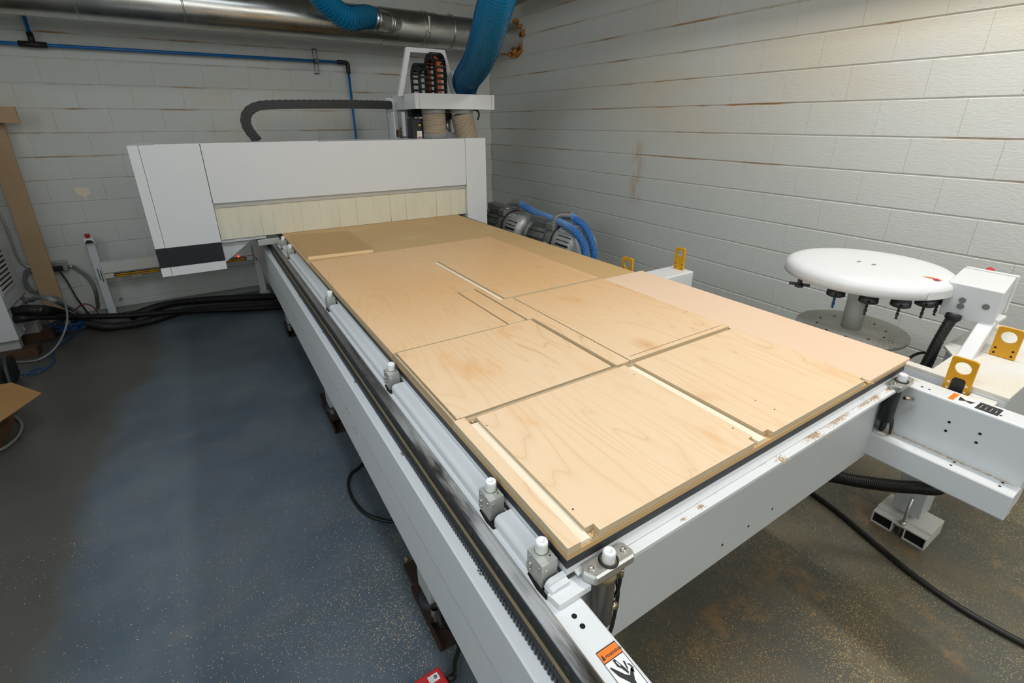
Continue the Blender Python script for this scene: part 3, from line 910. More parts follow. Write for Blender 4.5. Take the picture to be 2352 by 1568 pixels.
# ================================================================== GANTRY
GY = 3.42
G = thing('router_gantry', (.5, 3.7, .83), 'white sheet metal gantry with a black band, spanning the far end of the router table', 'gantry')
ZTOP = 1.684
MB().box((-.742, GY, .83), (-.413, GY+.52, ZTOP)).build('column_cover', 'cover', G, bevel=.0015)
MB().box((-.80, GY+.002, .83), (-.744, GY+.52, ZTOP)).build('column_side_strip', 'cover', G, bevel=.0015)
for x0, x1, y in ((-.742, -.413, GY-.0008), (-.8, -.744, GY+.0012)):
    MB().box((x0, y, .893), (x1, y+.001, 1.027)).build('black_band', 'band', G)
MB().box((-.8008, GY+.001, .893), (-.7998, GY+.45, 1.027)).build('black_band', 'band', G)
b = MB(); b.box((-.409, GY, 1.295), (1.546, GY+.02, ZTOP)); b.box((-.409, GY+.02, ZTOP-.012), (1.546, GY+.40, ZTOP)); b.box((-.409, GY+.38, 1.25), (1.546, GY+.40, ZTOP))
b.build('beam_cover', 'cover', G, bevel=.0015)
MB().box((1.549, GY, .80), (1.75, GY+.42, ZTOP+.002)).build('end_column', 'cover', G, bevel=.0015)
MB().box((1.543, GY+.006, 1.29), (1.552, GY+.02, ZTOP)).build('seam', 'darkhole', G)
# rear beam, top tray rails
MB().box((-.42, GY+.06, 1.32), (1.56, GY+.36, 1.66)).build('inner_beam', 'greyside', G)
MB().box((-.66, GY+.02, ZTOP), (.34, GY+.10, ZTOP+.006)).build('chain_tray', 'steel', G)
# mounting strip and strips of the curtain
MB().box((-.405, GY+.022, 1.262), (1.545, GY+.030, 1.296)).build('mounting_strip', 'alu', G)
for k in range(17):
    x = -.37+k*.115
    MB().cyl((x, GY+.0225, 1.275), (x, GY+.0205, 1.275), .0035, seg=8).build('rivet', 'steel', G)
nst = 28; x0 = -.404; wst = (1.544-x0)/nst
for k in range(nst):
    a = x0+k*wst; b = MB()
    bot = 1.034 if k > 5 else 1.034
    tw = random.uniform(-.006, .006); off = (k % 2)*.0025
    y0 = GY+.031+off
    vs = []
    for (x, z, y) in ((a-.004, 1.268, y0), (a+wst+.004, 1.268, y0), (a+wst+.004+tw*.3, bot, y0+.003+tw), (a-.004+tw*.3, bot, y0+.003-tw*.4)):
        vs.append((x, z, y))
    A = [b.bm.verts.new((x, y, z)) for x, z, y in vs]; B = [b.bm.verts.new((x, y+.002, z)) for x, z, y in vs]
    b.face(A[::-1]); b.face(B)
    for i in range(4): b.face([A[i], A[(i+1) % 4], B[(i+1) % 4], B[i]])
    b.build('curtain_strip', 'strip', G)
# bracket from the column to the carriage under the beam
b = MB(); b.prism([(-.413, .86), (-.413, 1.03), (-.20, 1.03), (-.19, 1.02), (-.405, .86)], 'y', GY+.10, GY+.13); b.build('gusset', 'greyside', G)
b = MB(); b.box((-.413, GY+.05, 1.01), (-.12, GY+.40, 1.03)); b.build('carriage_plate', 'greyside', G)
b = MB(); b.box((-.18, GY+.06, .955), (-.03, GY+.42, 1.0)); b.build('carriage', 'alu', G, bevel=.003)
MB().box((-.33, GY+.2, 1.0), (-.25, GY+.22, 1.012)).build('cable_clip', 'black', G)

# canopy over the head
CP = thing('spindle_head', (1.45, 3.7, 1.68), 'white canopy with spindle motor and ribbed dust hoses standing on top of the gantry', 'machine head')
b = MB()
CX0, CX1, CY0, CY1 = 1.15, 1.895, 3.50, 4.06; CZ0, CZ1 = 1.918, 2.038
b.box((CX0, CY0, CZ0), (CX1, CY0+.012, CZ1)); b.box((CX0, CY0+.012, CZ0), (CX0+.012, CY1, CZ1-.0)); b.box((CX1-.012, CY0+.012, CZ0), (CX1, CY1, CZ1))
b.box((CX0, CY1-.012, CZ0), (CX1, CY1, CZ1)); b.box((CX0+.012, CY0+.012, CZ1-.03), (CX1-.012, CY1-.012, CZ1-.02))
b.build('canopy', 'cover', CP, bevel=.0015)
for x in (1.185, 1.862):
    MB().box((x, CY0-.0008, CZ0), (x+.0015, CY0+.001, CZ1)).build('seam', 'rack', CP)
# rear left upright with side plate
b = MB(); b.box((1.085, 4.03, 1.66), (1.15, 4.06, CZ1-.02)); b.box((1.085, 3.86, 1.66), (1.095, 4.04, 1.90)); b.box((1.08, 3.99, 1.86), (1.15, 4.06, 2.0))
b.build('upright', 'cover', CP, bevel=.002)
for (z0, z1) in ((1.975, 1.995), (1.945, 1.967), (1.885, 1.932), (1.74, 1.752)):
    MB().box((1.10, 4.0285, z0), (1.118, 4.0295, z1)).build('side_mark', 'ink', CP)
MB().box((1.17, 3.98, 1.68), (1.30, 4.0, 1.92)).build('back_plate', 'cover', CP); MB().box((1.14, 3.80, 1.70), (1.165, 3.83, 1.90)).build('side_plate', 'cover', CP)
MB().cyl((1.118, 3.80, 1.765), (1.118, 3.795, 1.765), .008, seg=12).build('knob', 'black', CP)
MB().box((1.125, 3.9, 1.69), (1.17, 3.98, 1.75)).build('valve_block', 'bronze', CP, bevel=.003)
# servo motor
MT = MB().box((1.17, 3.66, 1.66), (1.285, 3.78, 1.845)).build('servo_motor', 'black', CP, bevel=.006)
MB().cyl((1.19, 3.70, 1.66), (1.19, 3.70, 1.86), .022, seg=16).build('motor_fin', 'phenolic', MT)
MB().box((1.21, 3.6585, 1.66), (1.255, 3.6595, 1.745)).build('rating_label', 'paper', MT)
MB().prism([(1.215, 1.712), (1.238, 1.712), (1.2265, 1.738)], 'y', 3.6575, 3.6584).build('warning_triangle', 'lyellow', MT)
MB().box((1.218, 3.6575, 1.668), (1.232, 3.6584, 1.70)).build('label_print', 'ink', MT)
MB().box((1.238, 3.6575, 1.668), (1.25, 3.6584, 1.70)).build('label_print', 'red', MT)
MB().lathe([(.016, 0), (.012, .012), (.010, .012), (.010, .045), (.006, .05)], (1.232, 3.68, 1.79), 14).build('cable_gland', 'brass', MT)
MB().box((1.228, 3.658, 1.785), (1.247, 3.6595, 1.798)).build('yellow_tag', 'lyellow', MT)
MB().tube([(1.232, 3.68, 1.84), (1.245, 3.68, 1.885), (1.285, 3.70, 1.89), (1.30, 3.74, 1.87)], .006, 8).build('cable', 'blackrub', MT)
MB().box((1.22, 3.80, 1.86), (1.33, 3.88, 1.93)).build('upper_motor', 'black', CP, bevel=.004)
MB().box((1.505, 3.72, 1.84), (1.58, 3.80, 1.93)).build('sensor_block', 'black', CP, bevel=.003)
MB().box((1.525, 3.7185, 1.895), (1.55, 3.7195, 1.905)).build('yellow_tag', 'lyellow', CP)
b = MB(); b.prism([(1.50, 1.66), (1.62, 1.66), (1.62, 1.73), (1.56, 1.73), (1.50, 1.80)], 'y', 3.76, 3.80); b.build('bracket', 'cover', CP)
MB().cyl((1.565, 3.80, 1.72), (1.565, 3.80, 1.85), .035, seg=20).build('spindle_body', 'steel', CP)


def ribbed(path, r, pitch, seg, name_t, mt, mr, parent, rib=.0022, loc=None, label=None, cat=None, wall='wall', helix=True):
    """hose: inner wall and a separate wire rib wound round it"""
    root = MB().tube(path, r, seg, step=r*.35).build(name_t, mt, parent, loc=loc)
    pts = resample(path, pitch/(26 if r > .05 else 18)); fr = frames(pts); L = 0; hp = []
    for k, (p, (a, b_)) in enumerate(zip(pts, fr)):
        if k: L += (p-pts[k-1]).length
        th = 2*PI*L/pitch; hp.append(p+(a*math.cos(th)+b_*math.sin(th))*(r+rib*.3))
    bb = MB(); F = []
    for k, p in enumerate(hp):
        c_ = pts[k]; rad = (p-c_).normalized(); tg = (pts[min(k+1, len(pts)-1)]-pts[max(k-1, 0)]).normalized()
        F.append([bb.bm.verts.new(p+rad*rib), bb.bm.verts.new(p+tg*rib-rad*rib*.4), bb.bm.verts.new(p-tg*rib-rad*rib*.4)])
    for A, B in zip(F, F[1:]):
        for i in range(3): f = bb.face([A[i], A[(i+1) % 3], B[(i+1) % 3], B[i]]); f.smooth = True
    bb.build('hose_rib', mr, root)
    return root


ribbed([(1.362, 3.62, 1.70), (1.36, 3.62, 1.78), (1.358, 3.62, 1.885)], .098, .012, 28, 'clear_hose', 'clearhose', 'clearrib', CP)
ribbed([(1.68, 3.62, 1.64), (1.655, 3.62, 1.75), (1.625, 3.62, 1.885)], .098, .012, 28, 'clear_hose', 'clearhose', 'clearrib', CP)
for x, z in ((1.358, 1.885), (1.622, 1.885), (1.362, 1.686)):
    MB().ring((x, 3.62, z), (0, 0, 1), .103, .094, .035, 32).build('hose_clamp', 'clearpipe', CP)
MB().tube([(1.74, 3.60, 1.915), (1.775, 3.60, 1.91), (1.79, 3.60, 1.88), (1.775, 3.60, 1.835)], .008, 8).build('cable', 'blackrub', CP)
# white handle frame
b = MB()
outr = [(1.095, 2.02), (1.20, 2.396), (1.546, 2.396), (1.655, 2.02)]; inr = [(1.615, 2.02), (1.515, 2.36), (1.232, 2.36), (1.138, 2.02)]
b.prism(outr+inr, 'y', 3.735, 3.775); b.build('guard_frame', 'cover', CP, bevel=.002)


def drag_chain(parent, pts, w, pitch, h, sideaxis, name='chain_link'):
    P = resample(pts, pitch); proto = None; s = Vector(sideaxis)
    for a, b_ in zip(P, P[1:]):
        d = (b_-a).normalized(); u = s.cross(d).normalized(); mid = (a+b_)/2
        R = Matrix((d, s, u)).transposed()
        if proto is None:
            m_ = MB(); L = pitch*.56
            for sg in (-1, 1):
                y = sg*w/2
                m_.prism([(-L, -h/2), (L*.8, -h/2), (L, -h*.3), (L, h*.3), (L*.8, h/2), (-L, h/2), (-L*.85, 0)], 'y', y-.004*sg, y+.003*sg)
                m_.cyl((0, y+sg*.003, 0), (0, y+sg*.0055, 0), h*.18, seg=10)
            for zz in (-h/2, h/2): m_.box((-L*.28, -w/2, zz-.003), (L*.28, w/2, zz+.003))
            proto = m_.build(name, 'black', parent, local=True, loc=mid); o = proto
        else: o = copy_part(proto, parent, mid)
        o.rotation_euler = R.to_euler()


# arches of the two vertical chains on the canopy
for X, yc, top, r, w in ((1.315, 3.78, 2.262, .085, .075), (1.445, 3.74, 2.345, .10, .095)):
    pts = [(X, yc-r, CZ1-.03), (X, yc-r, top-r)]
    for k in range(1, 8): a = PI*k/8; pts.append((X, yc-r*math.cos(a), top-r+r*math.sin(a)*1.0))
    pts += [(X, yc+r, top-r), (X, yc+r, CZ1-.03)]
    drag_chain(CP, pts, w, .045, .05, (1, 0, 0), 'chain_link')
for i, dx in enumerate((-.022, -.010, .002)):
    X = 1.445+dx; r = .10; yc = 3.74; top = 2.335
    pts = [(X, yc-r, CZ1-.03), (X, yc-r, top-r)]+[(X, yc-r*math.cos(PI*k/8), top-r+r*math.sin(PI*k/8)) for k in range(1, 8)]+[(X, yc+r, top-r), (X, yc+r, CZ1-.03)]
    MB().tube(pts, .0055, 8).build('orange_cable', 'orange', CP)
# long chain along the beam
CH = thing('cable_chain', (.4, 3.95, 1.69), 'black cable chain bending up behind the gantry and running to the white canopy', 'cable chain')
pts = [(-.01, 3.95, 1.685), (-.05, 3.95, 1.75), (-.068, 3.95, 1.80), (-.062, 3.95, 1.855), (-.03, 3.95, 1.90), (.03, 3.95, 1.932), (.12, 3.95, 1.944), (.4, 3.95, 1.952), (.8, 3.95, 1.957), (1.09, 3.95, 1.955)]
P = resample(pts, .046); proto = None
for a, b_ in zip(P, P[1:]):
    d = (b_-a).normalized(); s = Vector((0, 1, 0)); u = d.cross(s).normalized(); mid = (a+b_)/2
    R = Matrix((d, s, d.cross(s))).transposed()
    if proto is None:
        m_ = MB(); L = .027; h = .064; w_ = .09
        m_.prism([(-L, -h/2), (L*.9, -h/2), (L*1.15, 0), (L*.9, h/2), (-L, h/2)], 'y', -w_/2, w_/2)
        m_.cyl((0, -w_/2-.003, 0), (0, -w_/2, 0), .011, seg=12); m_.prism([(-L*.2, -h/2+.004), (L*.5, -.0), (-L*.2, h/2-.004), (-L*.35, 0)], 'y', -w_/2-.0015, -w_/2)
        m_.box((-L*.5, -w_/2, h/2), (L*.3, w_/2, h/2+.003))
        proto = m_.build('chain_link', 'black', CH, local=True, loc=mid); o = proto
    else: o = copy_part(proto, CH, mid)
    o.rotation_euler = R.to_euler()

# ================================================================== DUCTS AND HOSES ABOVE
DY, DZ, DR = 4.95, 2.735, .168
DU = thing('galvanised_duct', (0, DY, DZ), 'large galvanised steel duct running along the back wall under the ceiling', 'duct')
b = MB(); b.cyl((-3.39, DY, DZ), (.0, DY, DZ), DR, seg=48, caps=False); b.build('duct_section', 'galv', DU)
MB().cyl((-.02, DY, DZ), (1.42, DY, DZ), DR-.002, seg=48, caps=False).build('duct_section', 'galv', DU)
MB().cyl((1.40, DY, DZ), (2.0, DY, DZ), DR+.001, seg=48, caps=False).build('duct_section', 'galv', DU)
MB().cyl((1.98, DY, DZ), (3.06, DY, DZ), DR-.006, seg=48, caps=False).build('duct_section', 'galv', DU)
for x in (-1.0, -.30, 1.83, 1.875, 2.17):
    MB().lathe([(DR-.004, 0), (DR+.007, .002), (DR+.009, .008), (DR+.007, .014), (DR-.004, .016)], (x, DY, DZ), 48, (1, 0, 0)).build('duct_band', 'galv', DU)
MB().box((1.862, DY-DR-.022, DZ-.05), (1.882, DY-DR+.005, DZ+.10)).build('clamp_latch', 'steel', DU, bevel=.004)
# branch saddle with spigot to the left hose
bp = Vector((1.50, 4.86, 2.74)); bd = Vector((-.90, -.42, .05)).normalized()
b = MB(); b.tube([bp+Vector((.13, .03, -.02)), bp, bp+bd*.28], .098, 36); b.build('branch_spigot', 'galv', DU)
e = bp+bd*.28
for k in (.02, .05, .20):
    p = bp+bd*(.02+k); MB().lathe([(.097, 0), (.104, .003), (.104, .009), (.097, .012)], p, 36, bd).build('duct_band', 'galv', DU)
# foam round the wall entry
b = MB()
for k in range(60):
    a = random.uniform(-PI, PI) if k < 22 else random.uniform(-2.3, -.6)
    rr = DR+random.uniform(-.01, .03)
    c_ = Vector((3.05-random.uniform(.0, .05)-(random.uniform(0, .10) if k >= 40 else 0), DY+rr*math.cos(a), DZ+rr*math.sin(a)))
    s_ = random.uniform(.014, .026)
    b.lathe([(0, -s_), (s_*.7, -s_*.7), (s_, 0), (s_*.8, s_*.6), (0, s_)], c_, 10, (random.uniform(-.4, .4), .3, 1))
o = b.build('foam_sealant', 'foam', DU); rm = o.modifiers.new('melt', 'REMESH'); rm.mode = 'VOXEL'; rm.voxel_size = .009; tx = D.textures.new('lumps', 'CLOUDS'); tx.noise_scale = .03; dm = o.modifiers.new('lumps', 'DISPLACE'); dm.texture = tx; dm.strength = .02; dm.texture_coords = 'GLOBAL'; tag(o, kind='stuff')
# left blue hose (to the branch) and right blue hose (to the head)
hp0 = bp+bd*.24
pts = [hp0, hp0+bd*.10, at(800, 42, 'y', 4.52), at(765, 20, 'y', 4.45), at(735, -10, 'y', 4.38), at(700, -60, 'y', 4.3), at(660, -140, 'y', 4.2)]
h = ribbed(pts, .098, .029, 32, 'dust_hose', 'bluehose', 'bluerib', None, rib=.0036, loc=hp0)
tag(h, 'blue ribbed dust hose joined to the side of the galvanised duct, upper left', 'hose', 'blue dust hoses')
pts = [at(1066, 224, 'y', 3.82), at(1065, 205, 'y', 3.80), at(1073, 180, 'y', 3.62), at(1093, 150, 'y', 3.28), at(1109, 112, 'y', 2.98), at(1124, 60, 'y', 2.72), at(1141, 0, 'y', 2.52), at(1154, -60, 'y', 2.4), at(1166, -130, 'y', 2.3)]
h = ribbed(pts, .115, .019, 36, 'dust_hose', 'bluehose', 'bluerib', None, rib=.0036, loc=(1.8, 3.8, 2.04))
tag(h, 'thick blue ribbed dust hose rising from the white canopy to above the frame', 'hose', 'blue dust hoses')
# second duct close to the right wall above the frame
PD = thing('round_duct', (2.66, 1.5, 3.045), 'round duct hanging along the right wall just above the picture', 'duct')
MB().cyl((2.66, -1.8, 3.045), (2.66, 4.6, 3.045), .105, seg=36).build('duct_section', 'galv', PD)
for y in (-.8, 1.4, 3.6):
    MB().cyl((2.66, y, 3.12), (2.66, y, CEIL), .005, seg=8).build('hanger_rod', 'steel', PD)
# lamps
def lamp(loc, sx, sy, lab):
    L = thing('ceiling_lamp', (loc[0], loc[1], loc[2]), lab, 'lamp', 'strip lamps over the machine')
    MB().box((loc[0]-sx/2-.03, loc[1]-sy/2-.03, loc[2]+.03), (loc[0]+sx/2+.03, loc[1]+sy/2+.03, loc[2]+.10)).build('lamp_housing', 'cover', L, bevel=.004)
    for s in (-1, 1):
        x = loc[0]+(s*(sx/2-.05) if sx > sy else 0); y = loc[1]+(s*(sy/2-.05) if sy >= sx else 0)
        MB().cyl((x, y, loc[2]+.1), (x, y, CEIL), .005, seg=8).build('hanger_rod', 'steel', L)
lamp((2.0, -.1, 3.7), .2, 1.3, 'ceiling strip lamp above the front right of the machine, outside the picture')
lamp((-.5, .2, 3.62), .3, 1.3, 'ceiling strip lamp above the left walkway, outside the picture')

# blue air pipe on the back wall
AP = thing('air_pipe', (-1, 5.52, 2.3), 'thin blue compressed air pipe with black elbow clipped to the back wall', 'pipe')
yp = 5.50
a = at(-40, 95, 'y', yp); b_ = at(798, 144, 'y', yp); c_ = at(822, 330, 'y', yp)
zc = (a.z+b_.z)/2
MB().cyl((-3.3, yp, b_.z), (b_.x-.03, yp, b_.z), .014, seg=14).build('pipe_run', 'blue_pipe', AP)
MB().cyl((b_.x, yp, b_.z-.03), (b_.x, yp, .9), .014, seg=14).build('pipe_run', 'blue_pipe', AP)
MB().tube([(b_.x-.11, yp, b_.z), (b_.x-.04, yp, b_.z), (b_.x-.004, yp, b_.z-.006), (b_.x, yp, b_.z-.04), (b_.x, yp, b_.z-.11)], .022, 16).build('elbow', 'black', AP)
tj = at(75, 100, 'y', yp)
MB().cyl((tj.x-.09, yp, b_.z), (tj.x+.09, yp, b_.z), .024, seg=16).build('tee_fitting', 'black', AP)
MB().cyl((tj.x, yp, b_.z), (tj.x, yp, b_.z+.09), .022, seg=16).build('tee_fitting', 'black', AP)
MB().cyl((tj.x, yp, b_.z+.08), (tj.x, yp, 3.4), .014, seg=14).build('pipe_run', 'blue_pipe', AP)
cl = at(727, 140, 'y', yp)
b = MB(); b.box((cl.x-.022, 5.535, b_.z-.12), (cl.x-.017, 5.545, b_.z+.12)); b.box((cl.x+.017, 5.535, b_.z-.12), (cl.x+.022, 5.545, b_.z+.12)); b.box((cl.x-.02, 5.48, b_.z-.02), (cl.x+.02, 5.572, b_.z+.02))
for zz in (-.118, .118): b.box((cl.x-.022, 5.535, b_.z+zz-.003), (cl.x+.022, 5.575, b_.z+zz+.003))
b.build('pipe_bracket', 'rack', AP)

# ================================================================== TOOL CAROUSEL
TX, TY = 2.02, .385
TC = thing('tool_carousel', (TX, TY, .88), 'round white tool carousel on a steel post beside the right wall', 'tool changer')
b = MB(); b.lathe([(0, .0), (.18, .0), (.26, -.002), (.298, -.006), (.317, -.017), (.325, -.034), (.325, -.064), (.319, -.064), (.319, -.034), (.295, -.015), (0, -.012)], (TX, TY, 1.222), 72)
disc = b.build('disc_cover', 'white', TC)
MB().cyl((TX, TY, .905), (TX, TY, 1.20), .042, seg=32).build('post', 'post', TC)
MB().lathe([(0, .0), (.228, 0), (.228, .016), (0, .016)], (TX, TY, .889), 64).build('base_disc', 'duststeel', TC)
MB().cyl((TX, TY, .74), (TX, TY, .889), .065, seg=28).build('bearing_housing', 'black', TC)
MB().box((1.95, -.02, .64), (2.20, .46, .75)).build('support_arm', 'greyside', TC, bevel=.004)
for k in range(10):
    a = 2*PI*k/10+.3; MB().cyl((TX+.14*math.cos(a), TY+.14*math.sin(a), .9048), (TX+.14*math.cos(a), TY+.14*math.sin(a), .9056), .006, seg=10).build('bolt_hole', 'darkhole', TC)
for dx, dy in ((-.005, -.03), (.012, -.03), (-.005, .03), (.012, .03)):
    MB().ring((TX+dx-.02, TY+dy, 1.2222), (0, 0, 1), .006, .003, .0006, 12).build('cover_screw', 'rack', TC)
# small orange and red emblem on the cover
em = at(2141, 639, 'z', 1.223)
MB().prism([(em.x+.006, em.y+.035), (em.x+.022, em.y+.0), (em.x+.0, em.y+.004)], 'z', 1.2215, 1.2225).build('emblem_wedge', 'lorange', TC)
MB().prism([(em.x+.004, em.y+.0), (em.x+.016, em.y-.012), (em.x-.0, em.y-.034), (em.x-.014, em.y-.014)], 'z', 1.2215, 1.2228).build('emblem_shield', 'red', TC)
# rim access flap
b = MB()
for k in range(10):
    pass
fa0, fa1 = math.radians(-118), math.radians(-93)
vsA = []; vsB = []
for k in range(9):
    a = fa0+(fa1-fa0)*k/8
    vsA.append(b.bm.verts.new((TX+.3265*math.cos(a), TY+.3265*math.sin(a), 1.160)))
    vsB.append(b.bm.verts.new((TX+.3265*math.cos(a), TY+.3265*math.sin(a), 1.190)))
for k in range(8): b.face([vsA[k], vsA[k+1], vsB[k+1], vsB[k]])
b.build('rim_flap', 'cover', TC, recalc=False)
for k in range(9):
    a = fa0+(fa1-fa0)*k/8


def tool(px, py, kind, bit='rack'):
    p = at(px, py, 'z', 1.128)
    d = Vector((p.x-TX, p.y-TY, 0)); 
    x, y = p.x, p.y; z = 1.140
    T = MB().lathe([(.020, .04), (.020, .012), (.031, .010), (.034, .006), (.034, -.004), (.030, -.006), (.035, -.008), (.036, -.030), (.029, -.034), (0, -.034)], (x, y, z), 24).build('tool_holder', 'rack', TC)
    for k in range(6):
        a = 2*PI*k/6+.4
        MB().cyl((x+.0352*math.cos(a), y+.0352*math.sin(a), z-.019), (x+.0365*math.cos(a), y+.0365*math.sin(a), z-.019), .005, seg=8).build('slot', 'darkhole', T)
    return T, (x, y, z)


for i, (px, py) in enumerate(((1921, 668), (1996, 683), (2070, 692), (2127, 690), (2158, 684))):
    T, (x, y, z) = tool(px, py, 0)
    m_ = 'blue_cable' if i == 0 else 'rack'
    b = MB(); b.cyl((x, y, z-.03), (x, y, z-.058), .005, seg=10)
    b.tube([(x, y, z-.055), (x, y, z-.09)], .0048, 8, step=.002, mod=lambda L, th: 1+.35*math.sin(2*th+L*260))
    b.build('cutter_bit', m_, T)
p = at(1839, 640, 'z', 1.15)
T = MB().lathe([(.016, .03), (.016, 0), (.010, -.004), (.010, -.03), (.018, -.03), (.018, -.042), (0, -.042)], (p.x, p.y, 1.155), 18).build('tool_holder', 'rack', TC)
b = MB()
for k in range(4):
    a = PI/2*k+.5; b.box((p.x-.004, p.y+.010, 1.118), (p.x+.006, p.y+.042, 1.130), rot=(0, 0, a), ctr=(p.x, p.y, 1.124))
b.build('cutter_blades', 'rack', T)

# control box on its arm
CB = thing('control_box', (2.0, -.02, .978), 'white control box on a square arm behind the yellow lugs at the right', 'control box')
b = MB()
bt = [at(2216, 615, 'z', 1.215), at(2332, 636, 'z', 1.215), at(2306, 675, 'z', 1.215), at(2198, 657, 'z', 1.215)]
bt = [Vector((2.30, .125, 0)), Vector((2.30, -.045, 0)), Vector((2.00, -.085, 0)), Vector((2.00, .085, 0))]
def quadprism(b, Q, z0, z1, mi=0, low=None):
    A = [b.bm.verts.new((q.x, q.y, z0)) for q in (low or Q)]; B = [b.bm.verts.new((q.x, q.y, z1)) for q in Q]
    b.face(A[::-1], mi); b.face(B, mi)
    for i in range(4): b.face([A[i], A[(i+1) % 4], B[(i+1) % 4], B[i]], mi)
low = [bt[0].copy(), bt[1].copy(), bt[2]+Vector((.01, 0, 0)), bt[3]+Vector((.01, 0, 0))]
quadprism(b, bt, 1.075, 1.218, low=low)
BX = b.build('box_body', 'white', CB, bevel=.003)
lid = [Vector((q.x, q.y, 0)) for q in (Vector((2.325, .122, 0)), Vector((2.325, -.052, 0)), Vector((2.303, -.052, 0)), Vector((2.303, .122, 0)))]
b = MB(); quadprism(b, lid, 1.06, 1.222); b.build('box_lid', 'white', CB, bevel=.002)
MB().cyl((2.32, .05, 1.205), (2.35, .05, 1.215), .016, seg=16).build('stop_button', 'red', CB)
for (y, z, r) in ((.025, 1.155, .011), (.025, 1.130, .011), (-.048, 1.150, .011)):
    MB().cyl((2.006, y, z), (2.0, y, z), r, seg=18).build('grommet', 'rubber_grey', CB)
# arm
b = MB(); A0 = Vector((1.93, -.055, .975)); A1 = Vector((2.045, -.055, 1.10))
for_dir = (A1-A0)
b = MB()
Q0 = [Vector((1.875, -.088, .972)), Vector((1.875, -.040, .972)), Vector((1.935, -.040, .972)), Vector((1.935, -.088, .972))]
Q1 = [q+Vector((.155, .0, .135)) for q in Q0]
A = [b.bm.verts.new(q) for q in Q0]; B = [b.bm.verts.new(q) for q in Q1]
b.face(A[::-1]); b.face(B)
for i in range(4): b.face([A[i], A[(i+1) % 4], B[(i+1) % 4], B[i]])
b.build('arm', 'white', CB, bevel=.004)
MB().box((2.02, -.095, 1.092), (2.11, -.033, 1.106)).build('arm_flange', 'white', CB, bevel=.003)
MB().lathe([(.022, 0), (.026, .004), (.026, .022), (.022, .024), (.020, .030)], (1.985, .03, 1.100), 20, (-.35, 0, -1)).build('conduit_gland', 'black', CB)
def corr(path, r, pitch=.006, seg=16, parent=None, name='corrugated_conduit', mat_='corr', loc=None):
    return MB().tube(path, r, seg, step=pitch/4, mod=lambda L, th: 1+(.15 if r > .02 else .10)*math.sin(2*PI*L/pitch)).build(name, mat_, parent, loc=loc)
corr([(1.98, .03, 1.085), (1.955, .035, 1.04), (1.93, .04, .97), (1.925, .045, .90), (1.95, .06, .80)], .0185, parent=CB)

